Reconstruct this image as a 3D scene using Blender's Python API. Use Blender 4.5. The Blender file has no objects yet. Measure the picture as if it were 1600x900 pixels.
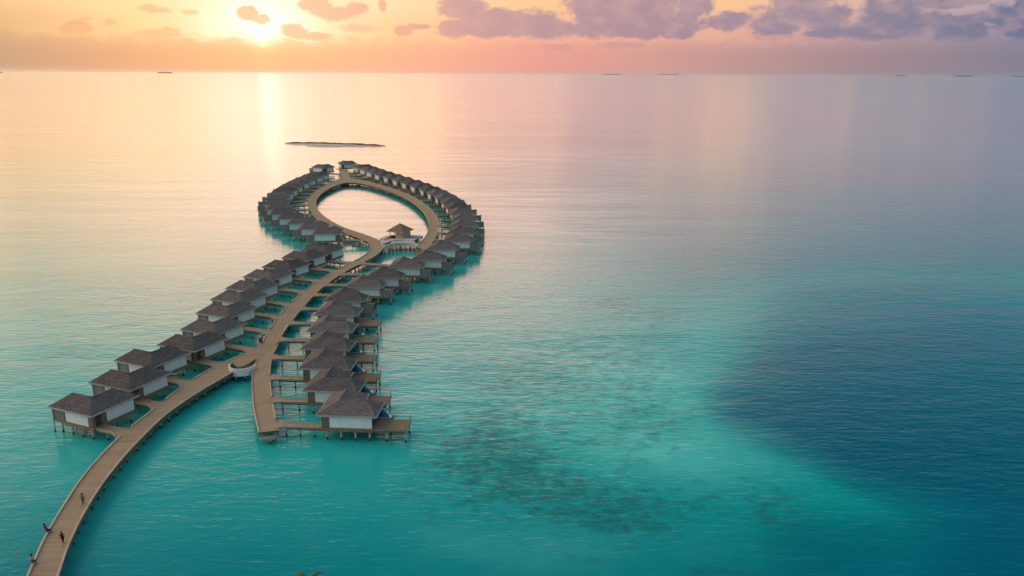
import bpy, bmesh, math, random
import numpy as np
from mathutils import Vector, Matrix, noise as mnoise

random.seed(7)
C = bpy.context.scene.collection
scene = bpy.context.scene
R = math.radians
PI = math.pi

# ------------------------------------------------------------------ camera
F_PX, CAM_H, HORIZON_Y, ROLL = 1250.0, 62.0, 113.5, R(0.25)
PITCH = math.atan((450 - HORIZON_Y) / F_PX)
cam_d = bpy.data.cameras.new('camera')
cam = bpy.data.objects.new('camera', cam_d); C.objects.link(cam)
cam_d.sensor_width = 36.0
cam_d.lens = F_PX / 1600 * 36.0
cam_d.clip_start = 0.5
cam_d.clip_end = 150000
_fw = Vector((0, math.cos(PITCH), -math.sin(PITCH)))
_rt = Vector((1, 0, 0)); _up = _rt.cross(_fw)
RT = _rt * math.cos(ROLL) + _up * math.sin(ROLL)
UP = _up * math.cos(ROLL) - _rt * math.sin(ROLL)
cam.matrix_world = Matrix(((RT.x, UP.x, -_fw.x, 0), (RT.y, UP.y, -_fw.y, 0), (RT.z, UP.z, -_fw.z, CAM_H), (0, 0, 0, 1)))
scene.camera = cam

def ray(x, y):
    return (_fw * F_PX + RT * (x - 800) + UP * (450 - y)).normalized()
def at(x, y, z=2.2):                      # the point of the survey picture at height z, in metres
    d = ray(x, y); t = (z - CAM_H) / d.z
    return Vector((0, 0, CAM_H)) + d * t
def azel(x, y):
    d = ray(x, y)
    return math.degrees(math.atan2(d.x, d.y)), math.degrees(math.asin(d.z))

# ------------------------------------------------------------------ render / exposure
scene.render.engine = 'CYCLES'
scene.cycles.use_denoising = True
scene.cycles.max_bounces = 5
scene.cycles.diffuse_bounces = 3
scene.cycles.glossy_bounces = 3
scene.cycles.volume_bounces = 3
scene.cycles.sample_clamp_indirect = 6.0
vs = scene.view_settings
vs.view_transform = 'Standard'; vs.look = 'None'; vs.gamma = 1.0; vs.exposure = 0.0
vs.use_curve_mapping = False

SUN_AZ, SUN_EL = azel(413, 68)[0], 2.6

# ------------------------------------------------------------------ node helpers
def lin(r, g, b, k=1.0):
    f = lambda c: ((c / 255) / 12.92 if c / 255 <= .04045 else ((c / 255 + .055) / 1.055) ** 2.4)
    return (f(r) * k, f(g) * k, f(b) * k, 1)

class NT:
    def __init__(s, tree): s.t = tree; s.n = tree.nodes; s.l = tree.links
    def new(s, kind, **kw):
        n = s.n.new(kind)
        for k, v in kw.items(): setattr(n, k, v)
        return n
    def put(s, sock, v):
        if isinstance(v, bpy.types.NodeSocket): s.l.new(v, sock)
        elif v is not None: sock.default_value = v
    def math(s, op, a, b=None, c=None, clamp=False):
        n = s.new('ShaderNodeMath', operation=op, use_clamp=clamp)
        s.put(n.inputs[0], a)
        if b is not None: s.put(n.inputs[1], b)
        if c is not None: s.put(n.inputs[2], c)
        return n.outputs[0]
    def vmath(s, op, a, b=None):
        n = s.new('ShaderNodeVectorMath', operation=op)
        s.put(n.inputs[0], a)
        if b is not None: s.put(n.inputs[1], b)
        return n.outputs[1] if op in ('LENGTH', 'DOT_PRODUCT', 'DISTANCE') else n.outputs[0]
    def mix(s, f, a, b, blend='MIX'):
        n = s.new('ShaderNodeMix', data_type='RGBA', blend_type=blend)
        s.put(n.inputs[0], f); s.put(n.inputs[6], a); s.put(n.inputs[7], b)
        return n.outputs[2]
    def step(s, v, a, b, lo=0.0, hi=1.0):
        n = s.new('ShaderNodeMapRange', interpolation_type='SMOOTHSTEP')
        s.put(n.inputs[0], v)
        n.inputs[1].default_value = a; n.inputs[2].default_value = b
        n.inputs[3].default_value = lo; n.inputs[4].default_value = hi
        return n.outputs[0]
    def ramp(s, v, stops, interp='LINEAR'):
        n = s.new('ShaderNodeValToRGB'); cr = n.color_ramp; cr.interpolation = interp
        while len(cr.elements) > 1: cr.elements.remove(cr.elements[-1])
        cr.elements[0].position = stops[0][0]; cr.elements[0].color = stops[0][1]
        for p, c in stops[1:]:
            e = cr.elements.new(p); e.color = c
        s.put(n.inputs[0], v)
        return n.outputs[0]
    def noise(s, vec, scale, detail=3, rough=.5, dist=0.0, out=0):
        n = s.new('ShaderNodeTexNoise')
        s.put(n.inputs['Vector'], vec); n.inputs['Scale'].default_value = scale
        n.inputs['Detail'].default_value = detail; n.inputs['Roughness'].default_value = rough
        n.inputs['Distortion'].default_value = dist
        return n.outputs[out]
    def mapping(s, vec, scale=(1, 1, 1), rot=(0, 0, 0), loc=(0, 0, 0)):
        n = s.new('ShaderNodeMapping')
        s.put(n.inputs[0], vec); n.inputs[1].default_value = loc
        n.inputs[2].default_value = rot; n.inputs[3].default_value = scale
        return n.outputs[0]

# ------------------------------------------------------------------ world: dusk sky with cloud banks
world = bpy.data.worlds.new('World'); scene.world = world
world.use_nodes = True
w = NT(world.node_tree); w.n.clear()
tc = w.new('ShaderNodeTexCoord').outputs['Generated']
sep = w.new('ShaderNodeSeparateXYZ'); w.put(sep.inputs[0], tc)
az = w.math('MULTIPLY', w.math('ARCTAN2', sep.outputs[0], sep.outputs[1]), 180 / PI)
el = w.math('MULTIPLY', w.math('ARCSINE', sep.outputs[2]), 180 / PI)
AZ0, AZ1 = -70.0, 70.0
u = w.math('DIVIDE', w.math('SUBTRACT', az, AZ0), AZ1 - AZ0, clamp=True)
def U(px): return (azel(px, 100)[0] - AZ0) / (AZ1 - AZ0)
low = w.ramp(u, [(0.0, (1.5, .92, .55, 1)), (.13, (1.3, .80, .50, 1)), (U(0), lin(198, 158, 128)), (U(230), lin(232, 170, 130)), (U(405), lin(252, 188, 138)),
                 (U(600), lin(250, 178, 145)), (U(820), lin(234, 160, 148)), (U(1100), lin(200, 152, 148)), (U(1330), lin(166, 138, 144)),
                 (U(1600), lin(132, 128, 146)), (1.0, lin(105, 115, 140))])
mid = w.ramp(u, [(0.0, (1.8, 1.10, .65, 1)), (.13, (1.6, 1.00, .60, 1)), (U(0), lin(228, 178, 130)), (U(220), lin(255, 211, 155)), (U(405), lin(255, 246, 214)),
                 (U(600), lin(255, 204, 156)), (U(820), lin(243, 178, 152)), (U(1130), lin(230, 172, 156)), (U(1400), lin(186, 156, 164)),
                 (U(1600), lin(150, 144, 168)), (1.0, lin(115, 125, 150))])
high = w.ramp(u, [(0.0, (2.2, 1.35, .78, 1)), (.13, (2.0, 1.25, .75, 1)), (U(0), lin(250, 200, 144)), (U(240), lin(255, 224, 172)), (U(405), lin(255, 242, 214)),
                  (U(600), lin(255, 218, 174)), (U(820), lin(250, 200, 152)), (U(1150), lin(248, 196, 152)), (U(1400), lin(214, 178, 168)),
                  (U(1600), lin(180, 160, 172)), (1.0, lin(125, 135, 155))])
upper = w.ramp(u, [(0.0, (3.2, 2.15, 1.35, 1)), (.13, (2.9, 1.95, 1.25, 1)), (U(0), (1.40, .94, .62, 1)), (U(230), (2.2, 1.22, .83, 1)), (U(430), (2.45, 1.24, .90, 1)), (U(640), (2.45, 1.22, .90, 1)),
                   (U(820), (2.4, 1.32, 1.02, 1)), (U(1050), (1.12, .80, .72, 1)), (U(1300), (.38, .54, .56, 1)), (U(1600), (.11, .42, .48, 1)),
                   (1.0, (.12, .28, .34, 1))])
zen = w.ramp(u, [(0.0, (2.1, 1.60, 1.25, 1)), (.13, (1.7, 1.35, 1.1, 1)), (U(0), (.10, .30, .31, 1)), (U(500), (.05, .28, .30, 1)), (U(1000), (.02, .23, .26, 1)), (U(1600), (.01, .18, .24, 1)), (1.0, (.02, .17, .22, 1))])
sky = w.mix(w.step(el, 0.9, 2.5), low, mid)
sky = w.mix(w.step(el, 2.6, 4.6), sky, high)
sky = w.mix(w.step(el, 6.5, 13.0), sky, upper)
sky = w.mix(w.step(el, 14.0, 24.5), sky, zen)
# behind the viewer the dome is a cool blue
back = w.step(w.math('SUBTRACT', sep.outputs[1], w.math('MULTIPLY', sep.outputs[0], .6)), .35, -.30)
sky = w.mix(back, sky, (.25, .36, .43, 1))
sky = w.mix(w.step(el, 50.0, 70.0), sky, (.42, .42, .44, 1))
# glow round the veiled sun
dirv = w.new('ShaderNodeCombineXYZ')
w.put(dirv.inputs[0], w.math('MULTIPLY', w.math('SUBTRACT', az, SUN_AZ), 0.55)); w.put(dirv.inputs[1], w.math('SUBTRACT', el, 3.1))
gd = w.vmath('LENGTH', dirv.outputs[0])
gl = w.math('POWER', w.math('SUBTRACT', 1.0, w.math('DIVIDE', gd, 3.1, clamp=True)), 1.8)
gl = w.math('MULTIPLY', gl, w.step(el, 1.0, 2.6))
glow = w.mix(gl, (0, 0, 0, 1), (.62, .56, .50, 1))
sky = w.mix(1.0, sky, glow, 'ADD')
core = w.new('ShaderNodeCombineXYZ')
w.put(core.inputs[0], w.math('SUBTRACT', az, SUN_AZ)); w.put(core.inputs[1], w.math('SUBTRACT', el, 2.15))
cg = w.math('POWER', w.math('SUBTRACT', 1.0, w.math('DIVIDE', w.vmath('LENGTH', core.outputs[0]), 1.9, clamp=True)), 2.2)
sky = w.mix(1.0, sky, w.mix(cg, (0, 0, 0, 1), (.6, .45, .22, 1)), 'ADD')

# clouds: ellipses in angle space, edges broken by noise
pv = w.new('ShaderNodeCombineXYZ'); w.put(pv.inputs[0], az); w.put(pv.inputs[1], el)
P = pv.outputs[0]
ns = w.noise(w.mapping(P, (1.0, 1.6, 1)), 0.62, 5, .52)
ns2 = w.noise(w.mapping(P, (1, 1.3, 1), loc=(31, 7, 0)), 2.3, 5, .6)
nn = w.math('ADD', w.math('MULTIPLY', w.math('SUBTRACT', ns, .5), 2.6), w.math('MULTIPLY', w.math('SUBTRACT', ns2, .5), 1.0))
DEG = 1 / (F_PX * PI / 180)               # degrees per survey pixel
def blob(px, py, rx, ry):
    a, e = azel(px, py)
    k = 1 / DEG
    v = w.vmath('MULTIPLY', w.vmath('SUBTRACT', P, (a, e, 0)), (k / rx, k / ry, 0))
    return w.math('SUBTRACT', 1.0, w.vmath('LENGTH', v))
def field(lst):
    o = None
    for b in lst:
        d = blob(*b); o = d if o is None else w.math('MAXIMUM', o, d)
    return o
big = field([(725, 12, 48, 22), (712, 44, 36, 16), (765, 36, 70, 26), (822, 38, 60, 24), (872, 46, 50, 18), (935, 22, 60, 40), (1000, 18, 80, 44), (1060, 40, 50, 22), (1085, 8, 30, 22), (970, 48, 100, 14),
             (780, -20, 60, 16), (930, -40, 140, 36), (1130, -95, 90, 40), (850, -110, 210, 46), (1010, -150, 160, 40)])  # highest ellipses here and below are out of view, added to tone water reflections
right = field([(1143, 34, 32, 16), (1210, 44, 50, 18), (1245, 14, 62, 30), (1290, 26, 44, 26), (1300, 52, 60, 10), (1390, 28, 56, 30), (1440, 40, 70, 26), (1500, 48, 52, 18), (1585, 26, 50, 15), (1640, 20, 60, 30), (1360, 54, 60, 10),
               (1480, 4, 50, 12), (1250, -40, 70, 26), (1400, -60, 160, 40), (1560, -50, 120, 40), (1760, 25, 160, 60), (1330, -130, 170, 50), (1530, -150, 190, 60), (1750, -120, 150, 60)])
small = field([(387, 20, 17, 13), (408, 31, 15, 8), (460, 48, 25, 13), (497, 56, 25, 7), (498, 8, 30, 12), (522, 20, 38, 14), (556, 14, 22, 9), (628, 49, 18, 10), (655, 42, 24, 5), (598, 8, 7, 12)])
faint = field([(240, 15, 26, 7), (120, 42, 24, 12), (290, 19, 14, 4), (245, 52, 42, 8), (170, 36, 12, 6), (560, 44, 40, 8), (860, 74, 60, 6), (970, 70, 40, 6)])
# flat cloud bases at about 2.2 degrees
base_cut = w.step(w.math('ADD', el, w.math('MULTIPLY', nn, .35)), 1.95, 2.5)
m_big = w.math('MULTIPLY', w.step(w.math('ADD', big, w.math('MULTIPLY', nn, .55)), -.06, .34), base_cut)
m_right = w.math('MULTIPLY', w.step(w.math('ADD', right, w.math('MULTIPLY', nn, .55)), -.06, .38), w.step(w.math('ADD', el, w.math('MULTIPLY', nn, .4)), 1.7, 2.4))
m_small = w.math('MULTIPLY', w.step(w.math('ADD', small, w.math('MULTIPLY', nn, .6)), -.02, .42), .85)
cc = w.ramp(u, [(U(0), lin(222, 160, 118)), (U(300), lin(236, 172, 128)), (U(470), lin(240, 182, 150)), (U(650), lin(218, 160, 150)), (U(740), lin(190, 148, 155)),
                (U(950), lin(168, 138, 154)), (U(1200), lin(146, 132, 154)), (U(1420), lin(124, 124, 150)), (U(1600), lin(104, 112, 144))])
ns3 = w.noise(w.mapping(P, (1, 1.6, 1), loc=(3, 17, 0)), .7, 3, .5)
cc_lit = w.mix(w.step(w.math('ADD', ns3, w.math('MULTIPLY', w.math('SUBTRACT', el, 3.0), .05)), .40, .75), cc, lin(206, 164, 164))
cc_fin = w.mix(.5, cc, cc_lit)
sky = w.mix(w.math('MULTIPLY', m_big, .93), sky, cc_fin)
sky = w.mix(w.math('MULTIPLY', m_right, .9), sky, cc_fin)
m_faint = w.math('MULTIPLY', w.step(w.math('ADD', faint, w.math('MULTIPLY', nn, 1.1)), .0, .6), .55)
sky = w.mix(m_small, sky, cc)
sky = w.mix(m_faint, sky, cc)
# ragged haze bank above the horizon, in front of the sun
bank = w.step(w.math('ADD', el, w.math('MULTIPLY', w.math('SUBTRACT', ns, .5), 2.4)), 2.35, 1.65)
bank = w.math('MULTIPLY', bank, w.step(w.math('ABSOLUTE', az), 50, 20))
sky = w.mix(w.math('MULTIPLY', bank, .62), sky, low)
# faint tinted sky texture added over the whole dome
nis = w.new('ShaderNodeTexSky', sky_type='NISHITA')
nis.sun_disc = False; nis.sun_elevation = R(SUN_EL); nis.sun_rotation = R(SUN_AZ)
nis.altitude = 60; nis.air_density = 1.0; nis.dust_density = 2.0
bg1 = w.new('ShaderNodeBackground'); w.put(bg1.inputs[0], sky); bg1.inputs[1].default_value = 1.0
bg2 = w.new('ShaderNodeBackground'); w.put(bg2.inputs[0], w.mix(1.0, nis.outputs[0], (.10, .12, .16, 1), 'MULTIPLY')); bg2.inputs[1].default_value = 0.05
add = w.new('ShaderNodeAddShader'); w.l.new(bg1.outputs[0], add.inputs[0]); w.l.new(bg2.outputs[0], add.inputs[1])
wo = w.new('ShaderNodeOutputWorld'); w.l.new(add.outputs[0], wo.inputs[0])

# ------------------------------------------------------------------ sun
sun_d = bpy.data.lights.new('sun', 'SUN'); sun_d.energy = 0.0012; sun_d.angle = R(1.0); sun_d.color = (1.0, .62, .36)
sun = bpy.data.objects.new('sun', sun_d); C.objects.link(sun)
_a, _e = R(SUN_AZ), R(SUN_EL)
sun.rotation_euler = Vector((-math.sin(_a) * math.cos(_e), -math.cos(_a) * math.cos(_e), -math.sin(_e))).to_track_quat('-Z', 'Y').to_euler()

# ------------------------------------------------------------------ materials
def material(name, build, rough=.7, spec=.3):
    m = bpy.data.materials.new(name); m.use_nodes = True
    t = NT(m.node_tree); t.n.clear()
    bs = t.new('ShaderNodeBsdfPrincipled'); out = t.new('ShaderNodeOutputMaterial')
    bs.inputs['Roughness'].default_value = rough; bs.inputs['Specular IOR Level'].default_value = spec
    t.l.new(bs.outputs[0], out.inputs[0])
    build(t, bs)
    return m
def obj_co(t): return t.new('ShaderNodeTexCoord').outputs['Object']
def rnd(t): return t.new('ShaderNodeObjectInfo').outputs['Random']
def two_tone(c1, c2, scale=1.5, stretch=(1, 1, 1), detail=4, bump=0.0, vary=.16):
    def b(t, bs):
        v = t.mapping(obj_co(t), stretch)
        n = t.noise(v, scale, detail, .6)
        col = t.mix(t.step(n, .3, .7), c1, c2)
        k = t.math('ADD', 1 - vary / 2, t.math('MULTIPLY', rnd(t), vary))
        cv = t.new('ShaderNodeCombineXYZ')
        for i in range(3): t.put(cv.inputs[i], k)
        col = t.mix(1.0, col, cv.outputs[0], 'MULTIPLY')
        t.put(bs.inputs['Base Color'], col)
        if bump:
            bp = t.new('ShaderNodeBump'); bp.inputs['Strength'].default_value = bump; bp.inputs['Distance'].default_value = .05
            t.put(bp.inputs['Height'], n); t.l.new(bp.outputs[0], bs.inputs['Normal'])
    return b
def planks(c1, c2, axis, width=.16, gap=.12):
    """boards laid across `axis` of the object's own frame, uneven tone from board to board"""
    def b(t, bs):
        co = obj_co(t)
        s = t.new('ShaderNodeSeparateXYZ'); t.put(s.inputs[0], co)
        x = t.math('DIVIDE', s.outputs[axis], width)
        idx = t.math('FLOOR', x); fr = t.math('FRACT', x)
        wn = t.new('ShaderNodeTexWhiteNoise', noise_dimensions='1D'); t.put(wn.inputs[1], idx)
        big = t.noise(co, .5, 4, .6)
        f = t.math('ADD', t.math('MULTIPLY', wn.outputs[0], .5), t.math('MULTIPLY', big, .6), clamp=True)
        col = t.mix(f, c1, c2)
        g = t.math('LESS_THAN', fr, gap)
        col = t.mix(g, col, (c1[0] * .35, c1[1] * .35, c1[2] * .35, 1))
        k = t.math('ADD', .9, t.math('MULTIPLY', rnd(t), .2))
        cv = t.new('ShaderNodeCombineXYZ')
        for i in range(3): t.put(cv.inputs[i], k)
        t.put(bs.inputs['Base Color'], t.mix(1.0, col, cv.outputs[0], 'MULTIPLY'))
    return b
def deck_uv(c1, c2):
    def b(t, bs):
        uv = t.new('ShaderNodeUVMap').outputs[0]
        s = t.new('ShaderNodeSeparateXYZ'); t.put(s.inputs[0], uv)
        x = t.math('DIVIDE', s.outputs[0], .30)
        idx = t.math('FLOOR', x); fr = t.math('FRACT', x)
        wn = t.new('ShaderNodeTexWhiteNoise', noise_dimensions='1D'); t.put(wn.inputs[1], idx)
        grp = t.new('ShaderNodeTexWhiteNoise', noise_dimensions='1D'); t.put(grp.inputs[1], t.math('FLOOR', t.math('DIVIDE', s.outputs[0], 2.4)))
        big = t.noise(obj_co(t), .16, 5, .65)
        wear = t.noise(t.mapping(uv, (.25, 2.2, 1)), 1.0, 4, .6)
        f = t.math('ADD', t.math('MULTIPLY', wn.outputs[0], .34), t.math('MULTIPLY', big, .45))
        f = t.math('ADD', f, t.math('MULTIPLY', grp.outputs[0], .18))
        f = t.math('ADD', f, t.math('MULTIPLY', t.math('SUBTRACT', wear, .4), .5), clamp=True)
        col = t.mix(f, c1, c2)
        col = t.mix(t.math('LESS_THAN', fr, .1), col, (c1[0] * .45, c1[1] * .45, c1[2] * .45, 1))
        t.put(bs.inputs['Base Color'], col)
    return b
def roof_b(t, bs):
    co = obj_co(t)
    s = t.new('ShaderNodeSeparateXYZ'); t.put(s.inputs[0], co)
    row = t.math('DIVIDE', s.outputs[2], .115)
    idx = t.math('FLOOR', row)
    off = t.new('ShaderNodeTexWhiteNoise', noise_dimensions='1D'); t.put(off.inputs[1], idx)
    cell = t.new('ShaderNodeCombineXYZ')
    t.put(cell.inputs[0], t.math('FLOOR', t.math('ADD', t.math('DIVIDE', s.outputs[0], .45), off.outputs[0])))
    t.put(cell.inputs[1], t.math('FLOOR', t.math('ADD', t.math('DIVIDE', s.outputs[1], .45), off.outputs[0])))
    t.put(cell.inputs[2], idx)
    wn = t.new('ShaderNodeTexWhiteNoise', noise_dimensions='3D'); t.put(wn.inputs[0], cell.outputs[0])
    stain = t.noise(co, .35, 5, .65)
    f = t.math('ADD', t.math('MULTIPLY', wn.outputs[0], .55), t.math('MULTIPLY', t.math('SUBTRACT', stain, .25), .9), clamp=True)
    col = t.mix(f, (.074, .068, .074, 1), (.212, .190, .192, 1))
    col = t.mix(t.math('LESS_THAN', t.math('FRACT', row), .14), col, (.040, .035, .037, 1))
    hv = t.new('ShaderNodeHueSaturation'); t.put(hv.inputs['Color'], col)
    hv.inputs['Saturation'].default_value = 1.0
    t.put(hv.inputs['Value'], t.math('ADD', .78, t.math('MULTIPLY', rnd(t), .44)))
    t.put(bs.inputs['Base Color'], hv.outputs[0])
    bp = t.new('ShaderNodeBump'); bp.inputs['Strength'].default_value = .5; bp.inputs['Distance'].default_value = .06
    t.put(bp.inputs['Height'], wn.outputs[0]); t.l.new(bp.outputs[0], bs.inputs['Normal'])
def pile_b(t, bs):
    geo = t.new('ShaderNodeNewGeometry')
    s = t.new('ShaderNodeSeparateXYZ'); t.put(s.inputs[0], geo.outputs['Position'])
    n = t.noise(geo.outputs['Position'], 2.5, 3)
    wet = t.step(t.math('ADD', s.outputs[2], t.math('MULTIPLY', n, .5)), .95, .6)
    t.put(bs.inputs['Base Color'], t.mix(wet, (.46, .44, .40, 1), (.035, .045, .04, 1)))

M = {}
M['roof'] = material('thatch_shingle', roof_b, .9, .15)
M['fascia'] = material('eave_board', two_tone((.34, .33, .31, 1), (.42, .41, .39, 1), 1.2), .7)
M['wall'] = material('timber_cladding', planks((.17, .13, .10, 1), (.25, .20, .155, 1), 0, .2, .10), .8, .2)
M['panel'] = material('white_render', two_tone((.70, .73, .73, 1), (.80, .82, .82, 1), .7, (1, 1, .4), 4, 0, .08), .7, .3)
M['base'] = material('floor_timber', two_tone((.20, .135, .09, 1), (.30, .21, .145, 1), .8, (1, 1, 3)), .8, .2)
M['deck_x'] = material('deck_boards', planks((.20, .145, .10, 1), (.30, .225, .165, 1), 1, .22, .09), .8, .2)
M['deck'] = material('boardwalk_boards', deck_uv((.29, .20, .135, 1), (.49, .355, .245, 1)), .75, .25)
M['curb'] = material('kerb_board', two_tone((.44, .38, .30, 1), (.56, .49, .40, 1), .6), .7, .25)
M['beam'] = material('beam_timber', two_tone((.12, .09, .065, 1), (.19, .14, .10, 1), .7), .8, .2)
M['pile'] = material('concrete_pile', pile_b, .8, .2)
M['screen'] = material('slat_screen', planks((.22, .19, .17, 1), (.33, .29, .26, 1), 0, .30, .22), .8, .2)
M['door'] = material('dark_door', two_tone((.045, .032, .024, 1), (.075, .055, .04, 1), 1.2), .5, .4)
M['glass'] = material('window_glass', two_tone((.02, .03, .035, 1), (.03, .04, .045, 1), 1.0), .08, .5)
M['blue'] = material('blue_canvas', two_tone((.004, .10, .19, 1), (.008, .14, .25, 1), 1.5), .7, .2)
M['white'] = material('white_paint', two_tone((.72, .73, .72, 1), (.80, .81, .80, 1), .8), .55, .3)
M['stone'] = material('warm_stone', two_tone((.38, .34, .28, 1), (.46, .42, .35, 1), .9), .8, .2)
M['concrete'] = material('grey_concrete', two_tone((.22, .22, .21, 1), (.34, .33, .31, 1), 1.2), .85, .2)
M['terrace'] = material('pale_terrace', two_tone((.50, .47, .47, 1), (.62, .59, .58, 1), .8), .8, .2)
M['straw'] = material('pavilion_shingle', two_tone((.19, .125, .085, 1), (.30, .205, .145, 1), 1.8, (1, 1, 5), 5, .3), .9, .1)
M['hedge'] = material('hedge_leaves', two_tone((.03, .07, .012, 1), (.075, .13, .03, 1), 4.0), .7, .2)
M['frond'] = material('palm_leaf', two_tone((.022, .05, .010, 1), (.06, .09, .022, 1), 1.0), .6, .3)
M['trunk'] = material('palm_trunk', two_tone((.12, .09, .06, 1), (.2, .16, .11, 1), 3, (1, 1, 6)), .9, .1)
M['sand'] = material('coral_sand', two_tone((.56, .47, .43, 1), (.66, .57, .51, 1), .05, (1, 1, 1), 6, 0, 0), .9, .1)
M['scrub'] = material('dry_scrub', two_tone((.05, .04, .025, 1), (.09, .065, .04, 1), .6), .9, .1)
M['isle'] = material('island_woods', two_tone((.10, .085, .06, 1), (.13, .11, .08, 1), .01), .95, .05)
M['red'] = material('red_paint', two_tone((.32, .015, .012, 1), (.40, .02, .015, 1), 2), .5, .4)
M['maroon'] = material('maroon_cloth', two_tone((.10, .012, .014, 1), (.16, .02, .02, 1), 2), .8, .1)
M['skin'] = material('skin', two_tone((.30, .17, .11, 1), (.34, .20, .13, 1), 6), .6, .3)
for nm, c in (('hair', (.012, .009, .008)), ('black_cloth', (.010, .010, .012)), ('grey_cloth', (.13, .145, .16)), ('red_cloth', (.30, .025, .03)),
              ('navy_cloth', (.018, .022, .04)), ('pink_cloth', (.50, .33, .34)), ('dark_grey_cloth', (.05, .055, .06))):
    M[nm] = material(nm, two_tone((*c, 1), (c[0] * 1.25, c[1] * 1.25, c[2] * 1.25, 1), 5), .85, .1)

# ------------------------------------------------------------------ object helpers
def tag(o, label=None, cat=None, group=None, kind=None):
    if label: o['label'] = label
    if cat: o['category'] = cat
    if group: o['group'] = group
    if kind: o['kind'] = kind
    return o
def empty(name, loc=(0, 0, 0), rz=0.0):
    o = bpy.data.objects.new(name, None); C.objects.link(o)
    o.location = loc; o.rotation_euler = (0, 0, rz); o.empty_display_size = .5
    return o
class MB:
    def __init__(s): s.bm = bmesh.new()
    def box(s, x0, x1, y0, y1, z0, z1):
        v = [s.bm.verts.new(p) for p in ((x0, y0, z0), (x1, y0, z0), (x1, y1, z0), (x0, y1, z0), (x0, y0, z1), (x1, y0, z1), (x1, y1, z1), (x0, y1, z1))]
        for f in ((0, 3, 2, 1), (4, 5, 6, 7), (0, 1, 5, 4), (1, 2, 6, 5), (2, 3, 7, 6), (3, 0, 4, 7)): s.bm.faces.new([v[i] for i in f])
        return s
    def prism(s, poly, z0, z1):
        a = [s.bm.verts.new((p[0], p[1], z0)) for p in poly]; b = [s.bm.verts.new((p[0], p[1], z1)) for p in poly]
        s.bm.faces.new(list(reversed(a))); s.bm.faces.new(b)
        n = len(poly)
        for i in range(n): s.bm.faces.new((a[i], a[(i + 1) % n], b[(i + 1) % n], b[i]))
        return s
    def cyl(s, x, y, z0, z1, r0, r1=None, n=8):
        r1 = r0 if r1 is None else r1
        a = [s.bm.verts.new((x + r0 * math.cos(2 * PI * i / n), y + r0 * math.sin(2 * PI * i / n), z0)) for i in range(n)]
        b = [s.bm.verts.new((x + r1 * math.cos(2 * PI * i / n), y + r1 * math.sin(2 * PI * i / n), z1)) for i in range(n)]
        s.bm.faces.new(list(reversed(a))); s.bm.faces.new(b)
        for i in range(n): s.bm.faces.new((a[i], a[(i + 1) % n], b[(i + 1) % n], b[i]))
        return s
    def poly(s, *pts):
        s.bm.faces.new([s.bm.verts.new(p) for p in pts]); return s
    def build(s, name, mat, parent=None, mirror=False, smooth=False, recalc=True):
        if mirror:
            for v in s.bm.verts: v.co.x = -v.co.x
        if recalc or mirror: bmesh.ops.recalc_face_normals(s.bm, faces=s.bm.faces)
        me = bpy.data.meshes.new(name); s.bm.to_mesh(me); s.bm.free()
        if smooth:
            for p in me.polygons: p.use_smooth = True
        me.materials.append(mat)
        o = bpy.data.objects.new(name, me); C.objects.link(o)
        if parent: o.parent = parent
        return o
KIDS = {}
def children(o): return KIDS.setdefault(o.name, [c for c in C.objects if c.parent == o])
def copy_tree(o, parent=None):
    kids = children(o)
    c = o.copy(); C.objects.link(c)
    if parent is not None: c.parent = parent
    for k in kids: copy_tree(k, c)
    return c
ORD = ['first', 'second', 'third', 'fourth', 'fifth', 'sixth', 'seventh', 'eighth', 'ninth', 'tenth', 'eleventh', 'twelfth', 'thirteenth', 'fourteenth',
       'fifteenth', 'sixteenth', 'seventeenth', 'eighteenth', 'nineteenth', 'twentieth']

# ------------------------------------------------------------------ the lagoon
def axis_pts(segs):
    out = []
    for a, b, s in segs: out += list(np.arange(a, b, s))
    return out
xs = sorted(set([-60000, -30000, -15000, -8000, -4500, -2800, -1900, -1400, -1100, -900, -750, -620, -520] + axis_pts([(-440, -150, 8), (-150, 130, 2.5), (130, 420, 5)]) +
                [420, 470, 540, 620, 720, 850, 1000, 1200, 1500, 2000, 2800, 4500, 8000, 15000, 30000, 60000]))
ys = sorted(set([-60000, -8000, -1500, -400, -120, -20, 30] + axis_pts([(60, 260, 2.5), (260, 560, 5), (560, 1000, 15), (1000, 2000, 60)]) +
                [2000, 2300, 2700, 3200, 4000, 5000, 6500, 9000, 13000, 20000, 32000, 60000]))
X, Y = np.meshgrid(np.array(xs, float), np.array(ys, float))
V = np.stack([X, Y, np.zeros_like(X)], -1).reshape(-1, 3)
fwv, rtv, upv = np.array(_fw), np.array(RT), np.array(UP)
dv = V - np.array([0, 0, CAM_H])
zc = dv @ fwv
zc = np.where(zc < 20, 20, zc)
sx = 800 + F_PX * (dv @ rtv) / zc; sy = 450 - F_PX * (dv @ upv) / zc
sy = np.clip(sy, 100, 1400); sx = np.clip(sx, -1500, 3500)
def poly_sd(px, py, poly):
    poly = np.array(poly, float); inside = np.zeros(px.shape, bool); dmin = np.full(px.shape, 1e9)
    n = len(poly)
    for i in range(n):
        a, b = poly[i], poly[(i + 1) % n]
        ab = b - a; t = np.clip(((px - a[0]) * ab[0] + (py - a[1]) * ab[1]) / (ab @ ab), 0, 1)
        dmin = np.minimum(dmin, np.hypot(px - a[0] - t * ab[0], py - a[1] - t * ab[1]))
        c = ((a[1] > py) != (b[1] > py)) & (px < (b[0] - a[0]) * (py - a[1]) / (b[1] - a[1] + 1e-9) + a[0])
        inside ^= c
    return np.where(inside, dmin, -dmin)
def sstep(v, a, b):
    t = np.clip((v - a) / (b - a), 0, 1); return t * t * (3 - 2 * t)
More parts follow.
